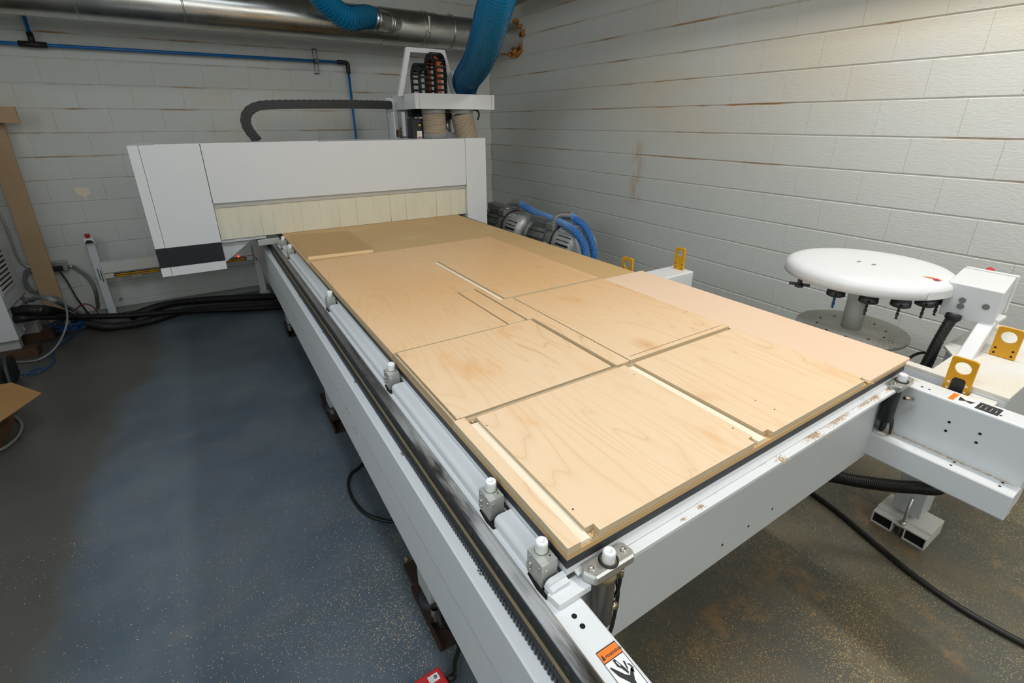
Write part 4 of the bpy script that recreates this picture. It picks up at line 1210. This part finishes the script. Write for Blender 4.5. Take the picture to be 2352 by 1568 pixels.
# ================================================================== VACUUM PUMPS AND HOSES
def pump(yc, label):
    X, Z = 2.36, .735
    PM = thing('vacuum_pump', (X, yc, Z-.25), label, 'pump', 'vacuum pumps behind the table')
    # round cowl towards the viewer with slots
    b = MB(); b.lathe([(0, 0), (.10, .0), (.165, .02), (.185, .06), (.19, .12), (.19, .26), (.185, .27)], (X, yc-.40, Z), 40, (0, 1, 0)); b.build('fan_cowl', 'pumplight', PM)
    MB().lathe([(.192, 0), (.198, .004), (.198, .018), (.192, .022)], (X, yc-.14, Z), 40, (0, 1, 0)).build('cowl_ring', 'black', PM)
    b = MB(); b.lathe([(.188, 0), (.175, .10), (.16, .16), (.10, .17), (.0, .17)], (X, yc-.12, Z), 40, (0, 1, 0)); b.build('pump_body', 'pumpgrey', PM)
    for k in range(7):
        a0 = math.radians(142+k*12)
        b = MB(); n_ = 8; y0, y1 = yc-.37, yc-.20
        c1 = Vector((X+.1935*math.cos(a0), 0, Z+.1935*math.sin(a0)))
        u = Vector((-math.sin(a0), 0, math.cos(a0))); w_ = .0085 if k > 1 else .003
        vs = [c1+u*w_, c1-u*w_]
        rad = Vector((math.cos(a0), 0, math.sin(a0)))
        A = [b.bm.verts.new(Vector((v.x, y0, v.z))-rad*.012) for v in vs]; B = [b.bm.verts.new(Vector((v.x, y1, v.z))-rad*.002) for v in vs]
        C_ = [b.bm.verts.new(Vector((v.x, y0, v.z))-rad*.0055+rad*.004) for v in vs]; D_ = [b.bm.verts.new(Vector((v.x, y1, v.z))+rad*.001) for v in vs]
        b.face([C_[0], C_[1], D_[1], D_[0]]); b.face([A[0], A[1], C_[1], C_[0]]); b.face([B[0], B[1], D_[1], D_[0]]); b.face([A[0], C_[0], D_[0], B[0]]); b.face([A[1], C_[1], D_[1], B[1]])
        b.build('cowl_slot', 'darkhole', PM)
    # finned motor behind
    b = MB(); b.cyl((X, yc+.05, Z), (X, yc+.36, Z), .125, seg=36); b.build('motor_body', 'pumpgrey', PM)
    for k in range(14):
        a = math.radians(20+k*24.5)
        c1 = Vector((X+.14*math.cos(a), yc+.2, Z+.14*math.sin(a)))
        MB().box((c1.x-.022, yc+.07, c1.z-.002), (c1.x+.022, yc+.34, c1.z+.002), rot=(0, -a, 0), ctr=c1).build('cooling_fin', 'pumpgrey', PM)
    MB().lathe([(.0, .0), (.15, .0), (.15, .03), (.13, .05), (.0, .06)], (X, yc+.36, Z), 36, (0, 1, 0)).build('end_bell', 'pumpgrey', PM)
    # top manifold box with caps
    b = MB(); b.box((X-.14, yc-.10, Z+.13), (X+.13, yc+.02, Z+.20)); b.build('manifold', 'pumpgrey', PM, bevel=.012)
    b = MB(); b.box((X-.05, yc+.05, Z+.13), (X+.07, yc+.42, Z+.215)); b.build('silencer', 'pumpgrey', PM, bevel=.02)
    b = MB(); b.lathe([(.035, 0), (.045, .02), (.045, .07), (.03, .10), (0, .105)], (X-.03, yc+.04, Z+.10), 24); b.build('filter_cap', 'pumpgrey', PM)
    ap = math.radians(122); qx, qz = X+.1915*math.cos(ap), Z+.1915*math.sin(ap)
    PP = MB().box((qx-.016, yc-.25, qz-.0015), (qx+.016, yc-.16, qz+.0015), rot=(0, -(ap-PI/2), 0)).build('maker_plate', 'paper', PM)
    MB().box((qx-.009, yc-.24, qz+.0015), (qx+.009, yc-.225, qz+.002), rot=(0, -(ap-PI/2), 0), ctr=(qx, yc-.2, qz)).build('plate_print', 'ink', PP)
    MB().box((qx-.005, yc-.215, qz+.0015), (qx+.005, yc-.17, qz+.002), rot=(0, -(ap-PI/2), 0), ctr=(qx, yc-.2, qz)).build('plate_print', 'ink', PP)
    MB().box((X-.15, yc-.35, Z-.48+.0), (X+.15, yc+.40, Z-.16)).build('pump_cradle', 'pumpgrey', PM, bevel=.01)
    for sy in (-.28, .32):
        for sx in (-.12, .12): MB().box((X+sx-.025, yc+sy-.025, 0), (X+sx+.025, yc+sy+.025, Z-.47)).build('leg', 'pumpgrey', PM)
    # elbow
    MB().lathe([(.045, 0), (.06, 0), (.06, .01), (.045, .012)], (X-.05, yc-.02, Z+.20), 24).build('elbow_flange', 'steel', PM)
    pts = [(X-.05, yc-.02, Z+.19), (X-.05, yc-.03, Z+.22), (X-.035, yc-.05, Z+.25), (X-.01, yc-.11, Z+.272), (X+.02, yc-.20, Z+.27)]
    E = MB().tube(pts, .037, 24).build('pipe_elbow', 'steel', PM)
    MB().lathe([(.037, 0), (.043, .003), (.043, .022), (.037, .026)], (X+.02, yc-.175, Z+.27), 24, (0, -1, 0)).build('pipe_collar', 'steel', E)
    # motor terminal lever, chrome
    MB().tube([(X-.22, yc+.0, Z-.03), (X-.20, yc-.05, Z+.03), (X-.18, yc-.10, Z+.0)], .012, 10).build('chrome_lever', 'zinc', PM)
    MB().box((X-.24, yc+.02, Z-.06), (X-.17, yc+.22, Z+.005)).build('terminal_box', 'redcable', PM, bevel=.006)
    return PM


pump(3.12, 'nearer grey vacuum pump behind the right table edge, with slotted silver cowl')
pump(4.0, 'grey vacuum pump beside the right end of the gantry, partly hidden by its column')
ribbed_l = [('blue ribbed vacuum hose from the nearer pump elbow curving down to the floor', [(2.38, 2.92, 1.005), at(1322, 504, 'y', 2.80), at(1342, 520, 'y', 2.72), at(1357, 550, 'y', 2.66), at(1364, 585, 'y', 2.62), at(1366, 640, 'y', 2.6), at(1366, 700, 'y', 2.6)]),
            ('smooth long blue vacuum hose from the farther pump passing behind the nearer elbow', [(2.38, 3.80, 1.005), at(1202, 473, 'y', 3.66), at(1228, 487, 'y', 3.5), at(1262, 500, 'y', 3.25), at(1290, 512, 'y', 2.98), at(1312, 524, 'y', 2.76), at(1331, 545, 'y', 2.64), at(1343, 575, 'y', 2.58), at(1347, 640, 'y', 2.56), at(1347, 700, 'y', 2.56)])]
for lab, pts in ribbed_l:
    h = ribbed(pts, .031, .0135, 22, 'vacuum_hose', 'vachose', 'vacrib', None, rib=.003, loc=pts[0])
    tag(h, lab, 'hose', 'blue vacuum hoses')

# ================================================================== LEFT BACK CORNER
# safety stands with light curtain
def stand(x, y, lab, ztop, estop):
    S = thing('safety_stand', (x, y, 0), lab, 'stand', 'white slotted stands at the back wall')
    b = MB(); b.box((x-.03, y-.012, 0.012), (x+.03, y-.006, ztop)); b.box((x+.026, y-.006, .012), (x+.03, y+.03, ztop)); b.box((x-.03, y-.006, .012), (x-.026, y+.03, ztop))
    b.build('channel_post', 'white', S)
    for k, (dx, z) in enumerate(((-.008, .47), (.010, .45), (-.008, .41), (.010, .39))):
        MB().box((x+dx-.003, y-.0128, z-.03), (x+dx+.003, y-.0118, z+.03)).build('slot', 'darkhole', S)
    b = MB(); b.box((x-.04, y-.07, 0), (x+.06, y+.05, .008)); b.prism([(y-.06, .008), (y-.006, .10), (y-.006, .008)], 'x', x+.028, x+.033); b.build('base_foot', 'white', S)
    if estop:
        MB().box((x-.045, y-.04, ztop), (x+.045, y+.03, ztop+.006)).build('top_plate', 'white', S)
        H = MB().box((x-.038, y-.036, ztop+.006), (x+.038, y+.03, ztop+.055)).build('button_housing', 'paper', S, bevel=.008)
        MB().prism([(x-.036, ztop+.008), (x+.036, ztop+.008), (x+.02, ztop+.036), (x-.012, ztop+.04)], 'y', y-.0375, y-.0362).build('black_panel', 'black', H)
        MB().lathe([(0, .04), (.018, .04), (.02, .034), (.02, .012), (.012, .010), (.012, 0)], (x-.004, y, ztop+.052), 20).build('stop_button', 'red', H)
    return S


stand(-1.452, 5.44, 'tall white slotted stand topped with a red stop button, left of the gantry', .745, True)
stand(-.085, 5.44, 'white slotted stand behind the left guide rail beside the table', .60, False)
LC = thing('light_curtain', (-.8, 5.36, .45), 'long white light curtain housing with yellow stripes hung between the two stands', 'light curtain')
b = MB(); b.prism([(5.40, .41), (5.40, .575), (5.30, .575), (5.30, .555), (5.30, .475), (5.315, .465), (5.315, .42)], 'x', -1.405, -.13); b.build('housing', 'dustwhite', LC, bevel=.002)
MB().box((-1.33, 5.295, .425), (-.20, 5.313, .462)).build('sensor_bar', 'black', LC)
for z in (.429, .446):
    MB().box((-1.325, 5.293, z), (-.205, 5.2952, z+.010)).build('yellow_stripe', 'yellow', LC)
MB().box((-1.2, 5.29, .408), (-1.12, 5.315, .424)).build('bar_clamp', 'steel', LC)
lp = at(548, 589, 'y', 5.29); MB().cyl((lp.x, 5.292, lp.z), (lp.x, 5.288, lp.z), .006, seg=10).build('status_led', 'led', LC)
# wall screw
sp = at(277, 686, 'y', 5.56); MB().cyl((sp.x, 5.575, sp.z), (sp.x, 5.54, sp.z), .012, seg=12).build('wall_stud', 'steel', loc=(sp.x, 5.57, sp.z))
tag(D.objects['wall_stud'], 'small shiny bolt head low on the back wall right of the tall stand', 'bolt')
# junction box
JB = thing('socket_box', (-1.78, 5.53, .5), 'grey metal socket box with a plug on the back wall beside the leaning plank', 'socket')
j = at(135, 612, 'y', 5.5)
MB().box((j.x-.07, 5.49, j.z-.045), (j.x+.06, 5.572, j.z+.045)).build('box_body', 'steel', JB, bevel=.004)
MB().box((j.x-.06, 5.48, j.z-.04), (j.x+.03, 5.492, j.z+.01)).build('plug', 'black', JB, bevel=.004)
MB().cyl((j.x+.06, 5.53, j.z-.02), (j.x+.10, 5.53, j.z-.02), .016, seg=14).build('connector', 'steel', JB)
# cables at the back wall
def cable(name, pts, r, m, lab, cat='cable', grp=None, seg=10):
    o = MB().tube(pts, r, seg, step=max(.012, r*1.2)).build(name, m, loc=pts[0]); return tag(o, lab, cat, grp)
cable('flexible_conduit', [(j.x+.09, 5.53, j.z-.02), at(180, 620, 'y', 5.5), at(205, 640, 'y', 5.48), at(220, 670, 'y', 5.44), at(226, 715, 'z', .02)], .016, 'rubber_grey', 'grey flexible conduit arching from the socket box down to the floor', 'conduit')
cable('power_cable', [(j.x, 5.46, j.z-.03), at(150, 640, 'y', 5.46), at(165, 665, 'y', 5.44), at(180, 690, 'y', 5.40), at(205, 722, 'z', .02)], .007, 'blackrub', 'thin black power cable hanging from the plug to the floor')
cable('red_cable', [at(172, 712, 'y', 5.3), at(192, 698, 'y', 5.3), at(212, 703, 'y', 5.3), at(226, 720, 'y', 5.3)], .006, 'redcable', 'thin red cable looping over the hoses at the back wall')
cable('wall_conduit', [at(-10, 470, 'y', 5.52), at(18, 530, 'y', 5.52), at(36, 580, 'y', 5.52), at(52, 605, 'y', 5.52), at(80, 618, 'y', 5.52)], .009, 'steel', 'bent steel conduit on the back wall behind the leaning plank', 'conduit')
CC = thing('cable_coil', tuple(at(82, 645, 'y', 5.5)), 'coil of grey cable hanging on the wall behind the leaning plank', 'cable')
cc = at(80, 645, 'y', 5.5)
for k in range(8):
    n_ = 18; rx = .055+.006*(k % 4); rz = .10+.01*(k % 3)
    pts = [(cc.x-.01+rx*math.cos(2*PI*i/n_)+.003*k, 5.49+.006*(k % 3), cc.z-.01*(k % 2)+rz*math.sin(2*PI*i/n_)) for i in range(n_+1)]
    MB().tube(pts, .006, 6, step=.02).build('cable_turn', 'grey_cable', CC)
# leaning MDF plank
PL = MB(); yb, yt = 5.30, 5.49
pl = [(-1.90, .0), (-1.758, .0), (-1.762, 1.95), (-1.905, 1.95)]
def lean(z): return yb+(yt-yb)*z/1.95
A = [PL.bm.verts.new((x, lean(z), z+.0)) for x, z in pl]; B = [PL.bm.verts.new((x, lean(z)+.018, z)) for x, z in pl]
PL.face(A[::-1]); PL.face(B)
for i in range(4): PL.face([A[i], A[(i+1) % 4], B[(i+1) % 4], B[i]])
tag(PL.build('mdf_plank', 'mdfwall', loc=(-1.88, yb, 0)), 'tall brown fibreboard plank leaning on the back wall beside the cabinet', 'plank')
b = MB(); b.box((-2.45, 5.33, 1.825), (-1.63, 5.36, 1.95), rot=(0, .02, 0)); b.box((-2.45, 5.36, 1.85), (-2.40, 5.575, 1.93))
tag(b.build('shelf_board', 'mdfwall', loc=(-2.0, 5.4, 1.88)), 'short brown board fixed level at the upper left on the back wall', 'board')
# electrical cabinet
CAB = thing('electrical_cabinet', (-2.2, 4.9, 0), 'white electrical cabinet with a louvre at the left edge of the picture', 'cabinet')
cx1 = -1.955; y0_, y1_ = 4.66, 5.19
MB().box((-2.55, y0_, .165), (cx1, y1_, 1.72)).build('cabinet_body', 'greyside', CAB, bevel=.004)
s0 = at(0, 712.0, 'x', cx1+.001); s1 = at(63, 663, 'x', cx1+.001)
MB().box((cx1-.001, y0_+.002, .412), (cx1+.0012, y1_-.002, .416)).build('panel_seam', 'darkhole', CAB)
LV = MB().box((cx1, 4.68, .53), (cx1+.006, 5.02, .90)).build('louvre', 'greyside', CAB, bevel=.002)
for k in range(9):
    z = .55+k*.037
    MB().prism([(cx1+.006, z), (cx1+.017, z+.006), (cx1+.017, z+.010), (cx1+.006, z+.022)], 'y', 4.70, 5.0).build('louvre_slat', 'pumplight', LV)
    MB().box((cx1+.0062, 4.70, z+.022), (cx1+.0068, 5.0, z+.036)).build('louvre_gap', 'darkhole', LV)
for (px, py) in ((49, 686), (54, 683), (50, 696), (59, 696), (54, 701)):
    p = at(px, py, 'x', cx1); MB().cyl((cx1-.001, p.y, p.z), (cx1+.002, p.y, p.z), .012, seg=14).build('cable_hole', 'darkhole', CAB)
p = at(52, 728, 'x', cx1); MB().box((cx1, p.y-.09, p.z-.09), (cx1+.01, p.y+.12, p.z+.11)).build('gland_plate', 'pumplight', CAB, bevel=.002)
MB().box((-2.5, y0_+.05, .075), (cx1-.02, y0_+.12, .165)).build('cabinet_foot', 'pumplight', CAB)
MB().box((-2.5, y1_-.12, .075), (cx1+.03, y1_-.02, .165)).build('cabinet_foot', 'pumplight', CAB)
b = MB(); b.box((-2.6, 4.66, 0), (cx1+.08, 4.78, .074)); b.box((-2.6, 5.04, 0), (cx1+.12, 5.18, .074))
tag(b.build('wood_packing', 'woodblock', loc=(-2.2, 4.9, 0), bevel=.003), 'dark wooden timbers under the white electrical cabinet', 'timber')
# hoses from the cabinet along the floor to the table
g1 = at(48, 712, 'x', cx1+.05); g2 = at(52, 730, 'x', cx1+.05); g3 = at(70, 688, 'x', cx1+.05)
for g in (g1, g2): MB().cyl((cx1, g.y, g.z), (cx1+.11, g.y, g.z), .036, seg=18).build('hose_gland', 'black', CAB)
MB().cyl((cx1, g3.y, g3.z), (cx1+.07, g3.y, g3.z), .022, seg=16).build('hose_gland', 'rubber_grey', CAB)
o = corr([(cx1+.06, g1.y, g1.z), at(100, 712, 'x', cx1+.25), at(150, 722, 'z', .10), at(200, 742, 'z', .045), at(260, 750, 'z', .045), at(340, 738, 'z', .045), at(420, 715, 'z', .045), at(520, 705, 'z', .045), at(640, 696, 'z', .045), (.4, 4.75, .045)], .034, pitch=.016, seg=18, loc=(cx1, g1.y, g1.z), name='corrugated_hose')
tag(o, 'thick black corrugated hose sagging on the floor from the cabinet to the table', 'hose', 'black hoses along the back wall')
o = corr([(cx1+.06, g2.y, g2.z), at(110, 727, 'x', cx1+.2), at(200, 727, 'z', .12), at(300, 724, 'z', .11), at(400, 716, 'z', .10), at(500, 712, 'z', .05), at(640, 705, 'z', .04), (.4, 4.6, .04)], .024, pitch=.006, seg=14, loc=(cx1, g2.y, g2.z), name='corrugated_hose')
tag(o, 'slimmer black hose lying above the thick one, from the cabinet to the table', 'hose', 'black hoses along the back wall')
o = corr([at(300, 727, 'z', .06), at(380, 700, 'z', .06), at(460, 690, 'z', .05), at(560, 684, 'z', .05), at(640, 680, 'z', .05), (.4, 4.95, .05)], .036, pitch=.014, seg=18, loc=(-1.1, 5.1, .06), name='corrugated_hose')
tag(o, 'third black corrugated hose nearest the back wall below the light curtain', 'hose', 'black hoses along the back wall')
cable('grey_hose', [(cx1+.05, g3.y, g3.z), at(95, 682, 'x', cx1+.2), at(125, 690, 'x', cx1+.35), at(160, 708, 'z', .18), at(195, 722, 'z', .12)], .019, 'grey_cable', 'smooth grey cable leaving the cabinet above the black hoses', 'cable', None, 12)
cable('pale_cable', [at(88, 680, 'x', cx1+.12), at(130, 682, 'x', cx1+.25), at(150, 700, 'x', cx1+.33), at(153, 745, 'x', cx1+.32), at(130, 795, 'z', .08), at(90, 825, 'z', .02), at(40, 831, 'z', .012), at(10, 828, 'z', .012)], .008, 'grey_cable', 'thin pale grey cable hanging in a curve in front of the cabinet')
BC = thing('cable_bundle', tuple(at(165, 755, 'z', 0)), 'tangle of thin blue cable on the floor at the foot of the plank', 'cable')
c0 = at(168, 756, 'z', 0)
for k in range(12):
    pts = []; a0 = random.uniform(0, 6)
    for i in range(14):
        a = a0+2*PI*i/11; rr = random.uniform(.06, .13)
        pts.append((c0.x+rr*math.cos(a)*1.2, c0.y+rr*math.sin(a)*1.2, .012+random.uniform(0, .08)))
    MB().tube(pts, .0045, 6, step=.02).build('cable_turn', 'blue_cable', BC)
cable('blue_cable', [at(170, 768, 'z', .01), at(140, 790, 'z', .01), at(120, 805, 'z', .01), at(122, 830, 'z', .01), at(95, 852, 'z', .01), at(60, 860, 'z', .01)], .006, 'blue_cable', 'blue cable running over the floor from the tangle to the black case', 'cable', 'blue cables on the floor')
cable('blue_cable', [at(100, 846, 'z', .01), at(85, 845, 'z', .012), at(65, 856, 'z', .02), at(50, 862, 'z', .01)], .005, 'blue_cable', 'short loop of blue cable beside the black case', 'cable', 'blue cables on the floor')
# black case and cardboard box
BG = thing('tool_bag', (-1.98, 3.9, 0), 'black bag with straps on the floor at the left edge below the cabinet', 'bag')
b = MB(); b.box((-2.30, 3.82, 0), (-1.90, 4.28, .20)); b.build('bag_body', 'black', BG, bevel=.04, segs=3)
b = MB(); b.box((-2.25, 3.90, .18), (-1.95, 4.2, .26)); b.build('bag_top', 'black', BG, bevel=.03, segs=3)
MB().tube([(-1.94, 4.2, .15), (-1.90, 4.1, .24), (-1.89, 4.0, .2), (-1.88, 3.92, .06)], .014, 8).build('strap', 'phenolic', BG)
MB().tube([(-2.1, 3.80, .22), (-1.98, 3.83, .27), (-1.92, 3.88, .2), (-1.90, 3.86, .02)], .012, 8).build('strap', 'phenolic', BG)
CBX = thing('cardboard_box', (-1.78, 3.1, 0), 'open brown cardboard box with a raised flap at the left edge', 'box')
b = MB(); b.box((-2.0, 3.02, 0), (-1.78, 3.48, .26)); b.build('box_body', 'carddark', CBX)
f = [at(-60, 892, 'z', .30), at(27, 878, 'z', .31), at(95, 902, 'z', .30), at(-20, 981, 'z', .30)]
b = MB(); A = [b.bm.verts.new(v) for v in f]; B = [b.bm.verts.new(v-Vector((0, 0, .005))) for v in f]
b.face(A); b.face(B[::-1])
for i in range(4): b.face([A[i], A[(i+1) % 4], B[(i+1) % 4], B[i]])
b.build('box_flap', 'card', CBX)
MB().box((-1.80, 3.05, .24), (-1.77, 3.45, .30)).build('flap_hinge', 'card', CBX)
cable('grey_floor_cable', [at(36, 956, 'z', .01), at(50, 975, 'z', .01), at(42, 1000, 'z', .01), at(15, 1025, 'z', .01), at(-20, 1040, 'z', .01)], .009, 'grey_cable', 'grey cable end curving on the floor below the cardboard box')

# ================================================================== NEAR FLOOR THINGS
FP = thing('foot_switch', tuple(at(985, 1560, 'z', 0)), 'red pedal box with a white label on the floor at the bottom edge', 'switch')
rp = [at(938, 1572, 'z', .04), at(1007, 1528, 'z', .04), at(1029, 1562, 'z', .04)]
ex = (rp[1]-rp[0]).normalized(); ey = (rp[2]-rp[1]).normalized()
q = [rp[1]-ex*.16, rp[1], rp[1]+ey*.075, rp[1]+ey*.075-ex*.16]
b = MB(); quadprism(b, q, 0, .04); b.build('pedal_body', 'red', FP, bevel=.006)
l0 = rp[1]+ey*.016-ex*.016
lb = [l0, l0-ex*.036, l0-ex*.036+ey*.026, l0+ey*.026]
b = MB(); quadprism(b, lb, .0399, .0405); LBL = b.build('label', 'paper', FP)
lc = l0-ex*.012+ey*.012
MB().ring((lc.x, lc.y, .0405), (0, 0, 1), .0062, .0035, .0003, 16).build('label_emblem', 'ink', LBL)
MB().cyl((lc.x, lc.y, .0405), (lc.x, lc.y, .0408), .0022, seg=10).build('label_emblem', 'ink', LBL)
for k in range(2):
    s_ = l0-ex*(.024+.007*k)+ey*.004; e_ = s_+ey*.018
    MB().tube([(s_.x, s_.y, .0405), (e_.x, e_.y, .0405)], .0004, 4).build('label_print', 'ink', LBL)
g = rp[2]+ey*.008-ey*.02+ex*.012
MB().cyl((g.x-ex.x*.01, g.y-ex.y*.01, .02), (g.x+ex.x*.02, g.y+ex.y*.02, .02), .012, seg=14).build('cable_gland', 'black', FP)
gp = Vector((g.x+ex.x*.02, g.y+ex.y*.02, .02))
cable('pedal_cable', [gp, at(1045, 1520, 'z', .02), at(1054, 1490, 'z', .02), at(1048, 1460, 'z', .02), at(1030, 1440, 'z', .03), at(1010, 1425, 'z', .08), (.06, .84, .15)], .008, 'corr', 'black cable from the red pedal curving up under the table', 'cable', None, 12)
cable('loop_cable', [(.08, 1.86, .05), at(828, 1070, 'z', .01), at(806, 1088, 'z', .01), at(800, 1115, 'z', .01), at(812, 1148, 'z', .01), at(838, 1178, 'z', .01), at(870, 1192, 'z', .01), at(905, 1197, 'z', .01), (.12, 1.28, .01)], .0085, 'blackrub', 'black cable looping out on the blue floor from under the table', 'cable', None, 12)
# floor cable and conduit at the right
cable('floor_cable', [at(1800, 1085, 'z', .014), at(1860, 1128, 'z', .014), at(1930, 1180, 'z', .014), at(2010, 1248, 'z', .014), at(2100, 1322, 'z', .014), at(2210, 1398, 'z', .014), at(2352, 1478, 'z', .014), at(2500, 1545, 'z', .014)], .0125, 'corr', 'black ribbed cable running diagonally over the dusty floor at the right', 'cable', None, 14)
o = corr([at(1830, 1078, 'x', 1.46), at(1915, 1094, 'x', 1.60), at(1960, 1103, 'x', 1.66), at(2030, 1113, 'x', 1.75), at(2100, 1119, 'x', 1.84), at(2160, 1118, 'x', 1.93), (2.05, -.10, .42)], .0235, pitch=.0075, seg=18, name='corrugated_conduit', loc=(1.6, .1, .4))
tag(o, 'black corrugated conduit passing behind the outrigger leg at the right', 'conduit')
cable('short_cable', [at(2060, 845, 'x', 1.9), at(2100, 815, 'x', 2.0), at(2128, 810, 'x', 2.05), at(2140, 822, 'x', 2.05), at(2128, 842, 'x', 2.0)], .006, 'blackrub', 'short black cable arching behind the right front corner of the board')

# loose sawdust: heaps on the front ledge, floor chips
def chips(name, spots, m, lab, cat='sawdust'):
    b = MB()
    for (c, sx, sy, n, zz, smin, smax) in spots:
        for k in range(n):
            x = c[0]+random.gauss(0, sx); y = c[1]+random.gauss(0, sy); s = random.uniform(smin, smax); a = random.uniform(0, PI)
            z = zz+random.uniform(0, smax*.5)
            u = Vector((math.cos(a), math.sin(a), random.uniform(-.3, .3)))*s; w_ = Vector((-math.sin(a), math.cos(a), 0))*s*.35
            p = Vector((x, y, z)); h = Vector((0, 0, s*.18))
            t1 = [b.bm.verts.new(p-u-w_), b.bm.verts.new(p+u-w_), b.bm.verts.new(p+u+w_), b.bm.verts.new(p-u+w_), b.bm.verts.new(p+h)]
            for i in range(4): b.face([t1[i], t1[(i+1) % 4], t1[4]])
            b.face([t1[3], t1[2], t1[1], t1[0]])
    o = b.build(name, m, loc=(spots[0][0][0], spots[0][0][1], spots[0][4])); return tag(o, lab, cat, None, 'stuff')


def onledge(px, py): return at(px, py, 'z', .9765)
sp_ = [(onledge(2010, 912), .012, .006, 180, .9762, .0008, .002), (onledge(1920, 965), .035, .006, 420, .9762, .0008, .002), (onledge(1865, 998), .02, .010, 420, .9762, .0008, .0022),
       (onledge(1990, 925), .03, .003, 200, .9762, .0008, .0018), (onledge(1745, 1062), .016, .005, 200, .9762, .0008, .002), (onledge(1795, 1055), .012, .008, 60, .9762, .001, .003),
       (onledge(1610, 1163), .005, .003, 60, .9762, .001, .002), (onledge(1640, 1127), .006, .003, 50, .9762, .001, .002), (onledge(1570, 1192), .004, .002, 30, .9762, .001, .002), (onledge(2040, 893), .01, .006, 150, .9762, .0008, .002)]
chips('ledge_sawdust', sp_, 'dust', 'brown sawdust scattered along the white front ledge of the table')
fl = []
for (px, py, sx, sy, n) in ((1700, 1450, .10, .07, 260), (1900, 1450, .12, .06, 300), (2000, 1480, .10, .05, 200), (1600, 1500, .05, .04, 120), (1930, 1390, .08, .04, 160), (2200, 1450, .15, .06, 160), (2050, 1360, .1, .05, 120), (1760, 1530, .08, .03, 200), (2280, 1250, .15, .1, 120)):
    fl.append((at(px, py, 'z', 0), sx, sy, n, .0006, .001, .0035))
chips('floor_sawdust', fl, 'dust', 'brown wood chips scattered on the floor at the lower right')
fl = []
for (px, py, sx, sy, n) in ((900, 1250, .10, .22, 420), (850, 1400, .14, .16, 420), (700, 1200, .25, .3, 260), (500, 1350, .25, .2, 200), (940, 1450, .07, .1, 320), (120, 1300, .12, .1, 60), (650, 1500, .2, .1, 200), (800, 1050, .1, .3, 180)):
    fl.append((at(px, py, 'z', 0), sx*1.3, sy*1.3, n*3, .0006, .0009, .0026))
chips('floor_sawdust', fl, 'dustpale', 'pale wood chips scattered on the blue floor left of the table')
wc = at(932, 1286, 'z', 0)
b = MB(); b.prism([(wc.x-.006, wc.y-.014), (wc.x+.010, wc.y-.006), (wc.x+.006, wc.y+.013), (wc.x-.004, wc.y+.012)], 'z', .0005, .004)
tag(b.build('wood_chip', 'dust', loc=(wc.x, wc.y, 0)), 'single larger tan wood chip on the blue floor beside the table', 'wood chip')
bs = []
b0 = [(1.503, -.03-.034*k, .7595) for k in range(10)]
for c in b0: bs.append(((c[0]-.008, c[1]), .004, .014, 90, .7583, .0006, .0018))
bs.append(((1.475, -.02), .012, .01, 200, .7583, .0006, .0018)); bs.append(((1.47, -.1), .02, .05, 60, .7583, .0006, .0016))
chips('beam_sawdust', bs, 'dust', 'line of brown sawdust in the inner corner of the right stepped beam')
chips('corner_sawdust', [(at(2105, 873, 'z', .9535), .012, .008, 60, .9533, .0008, .002), ((1.565, -.2), .006, .08, 120, .9533, .0006, .0016)], 'dustpale', 'pale dust on top of the right side beam near the pin bracket')
for nm, i in (('panel_sawdust', 0),):
    chips(nm, [((.05, .49), .004, .004, 60, 1.042, .0012, .003), ((.065, .012), .01, .004, 60, 1.0335, .0012, .003), ((.65, .495), .01, .004, 60, 1.036, .001, .003), ((1.225, .003), .004, .008, 90, 1.038, .001, .003), ((.008, .72), .002, .13, 160, 1.041, .001, .003)], 'dustpale', 'curls of pale sawdust left in the cuts of the plywood')
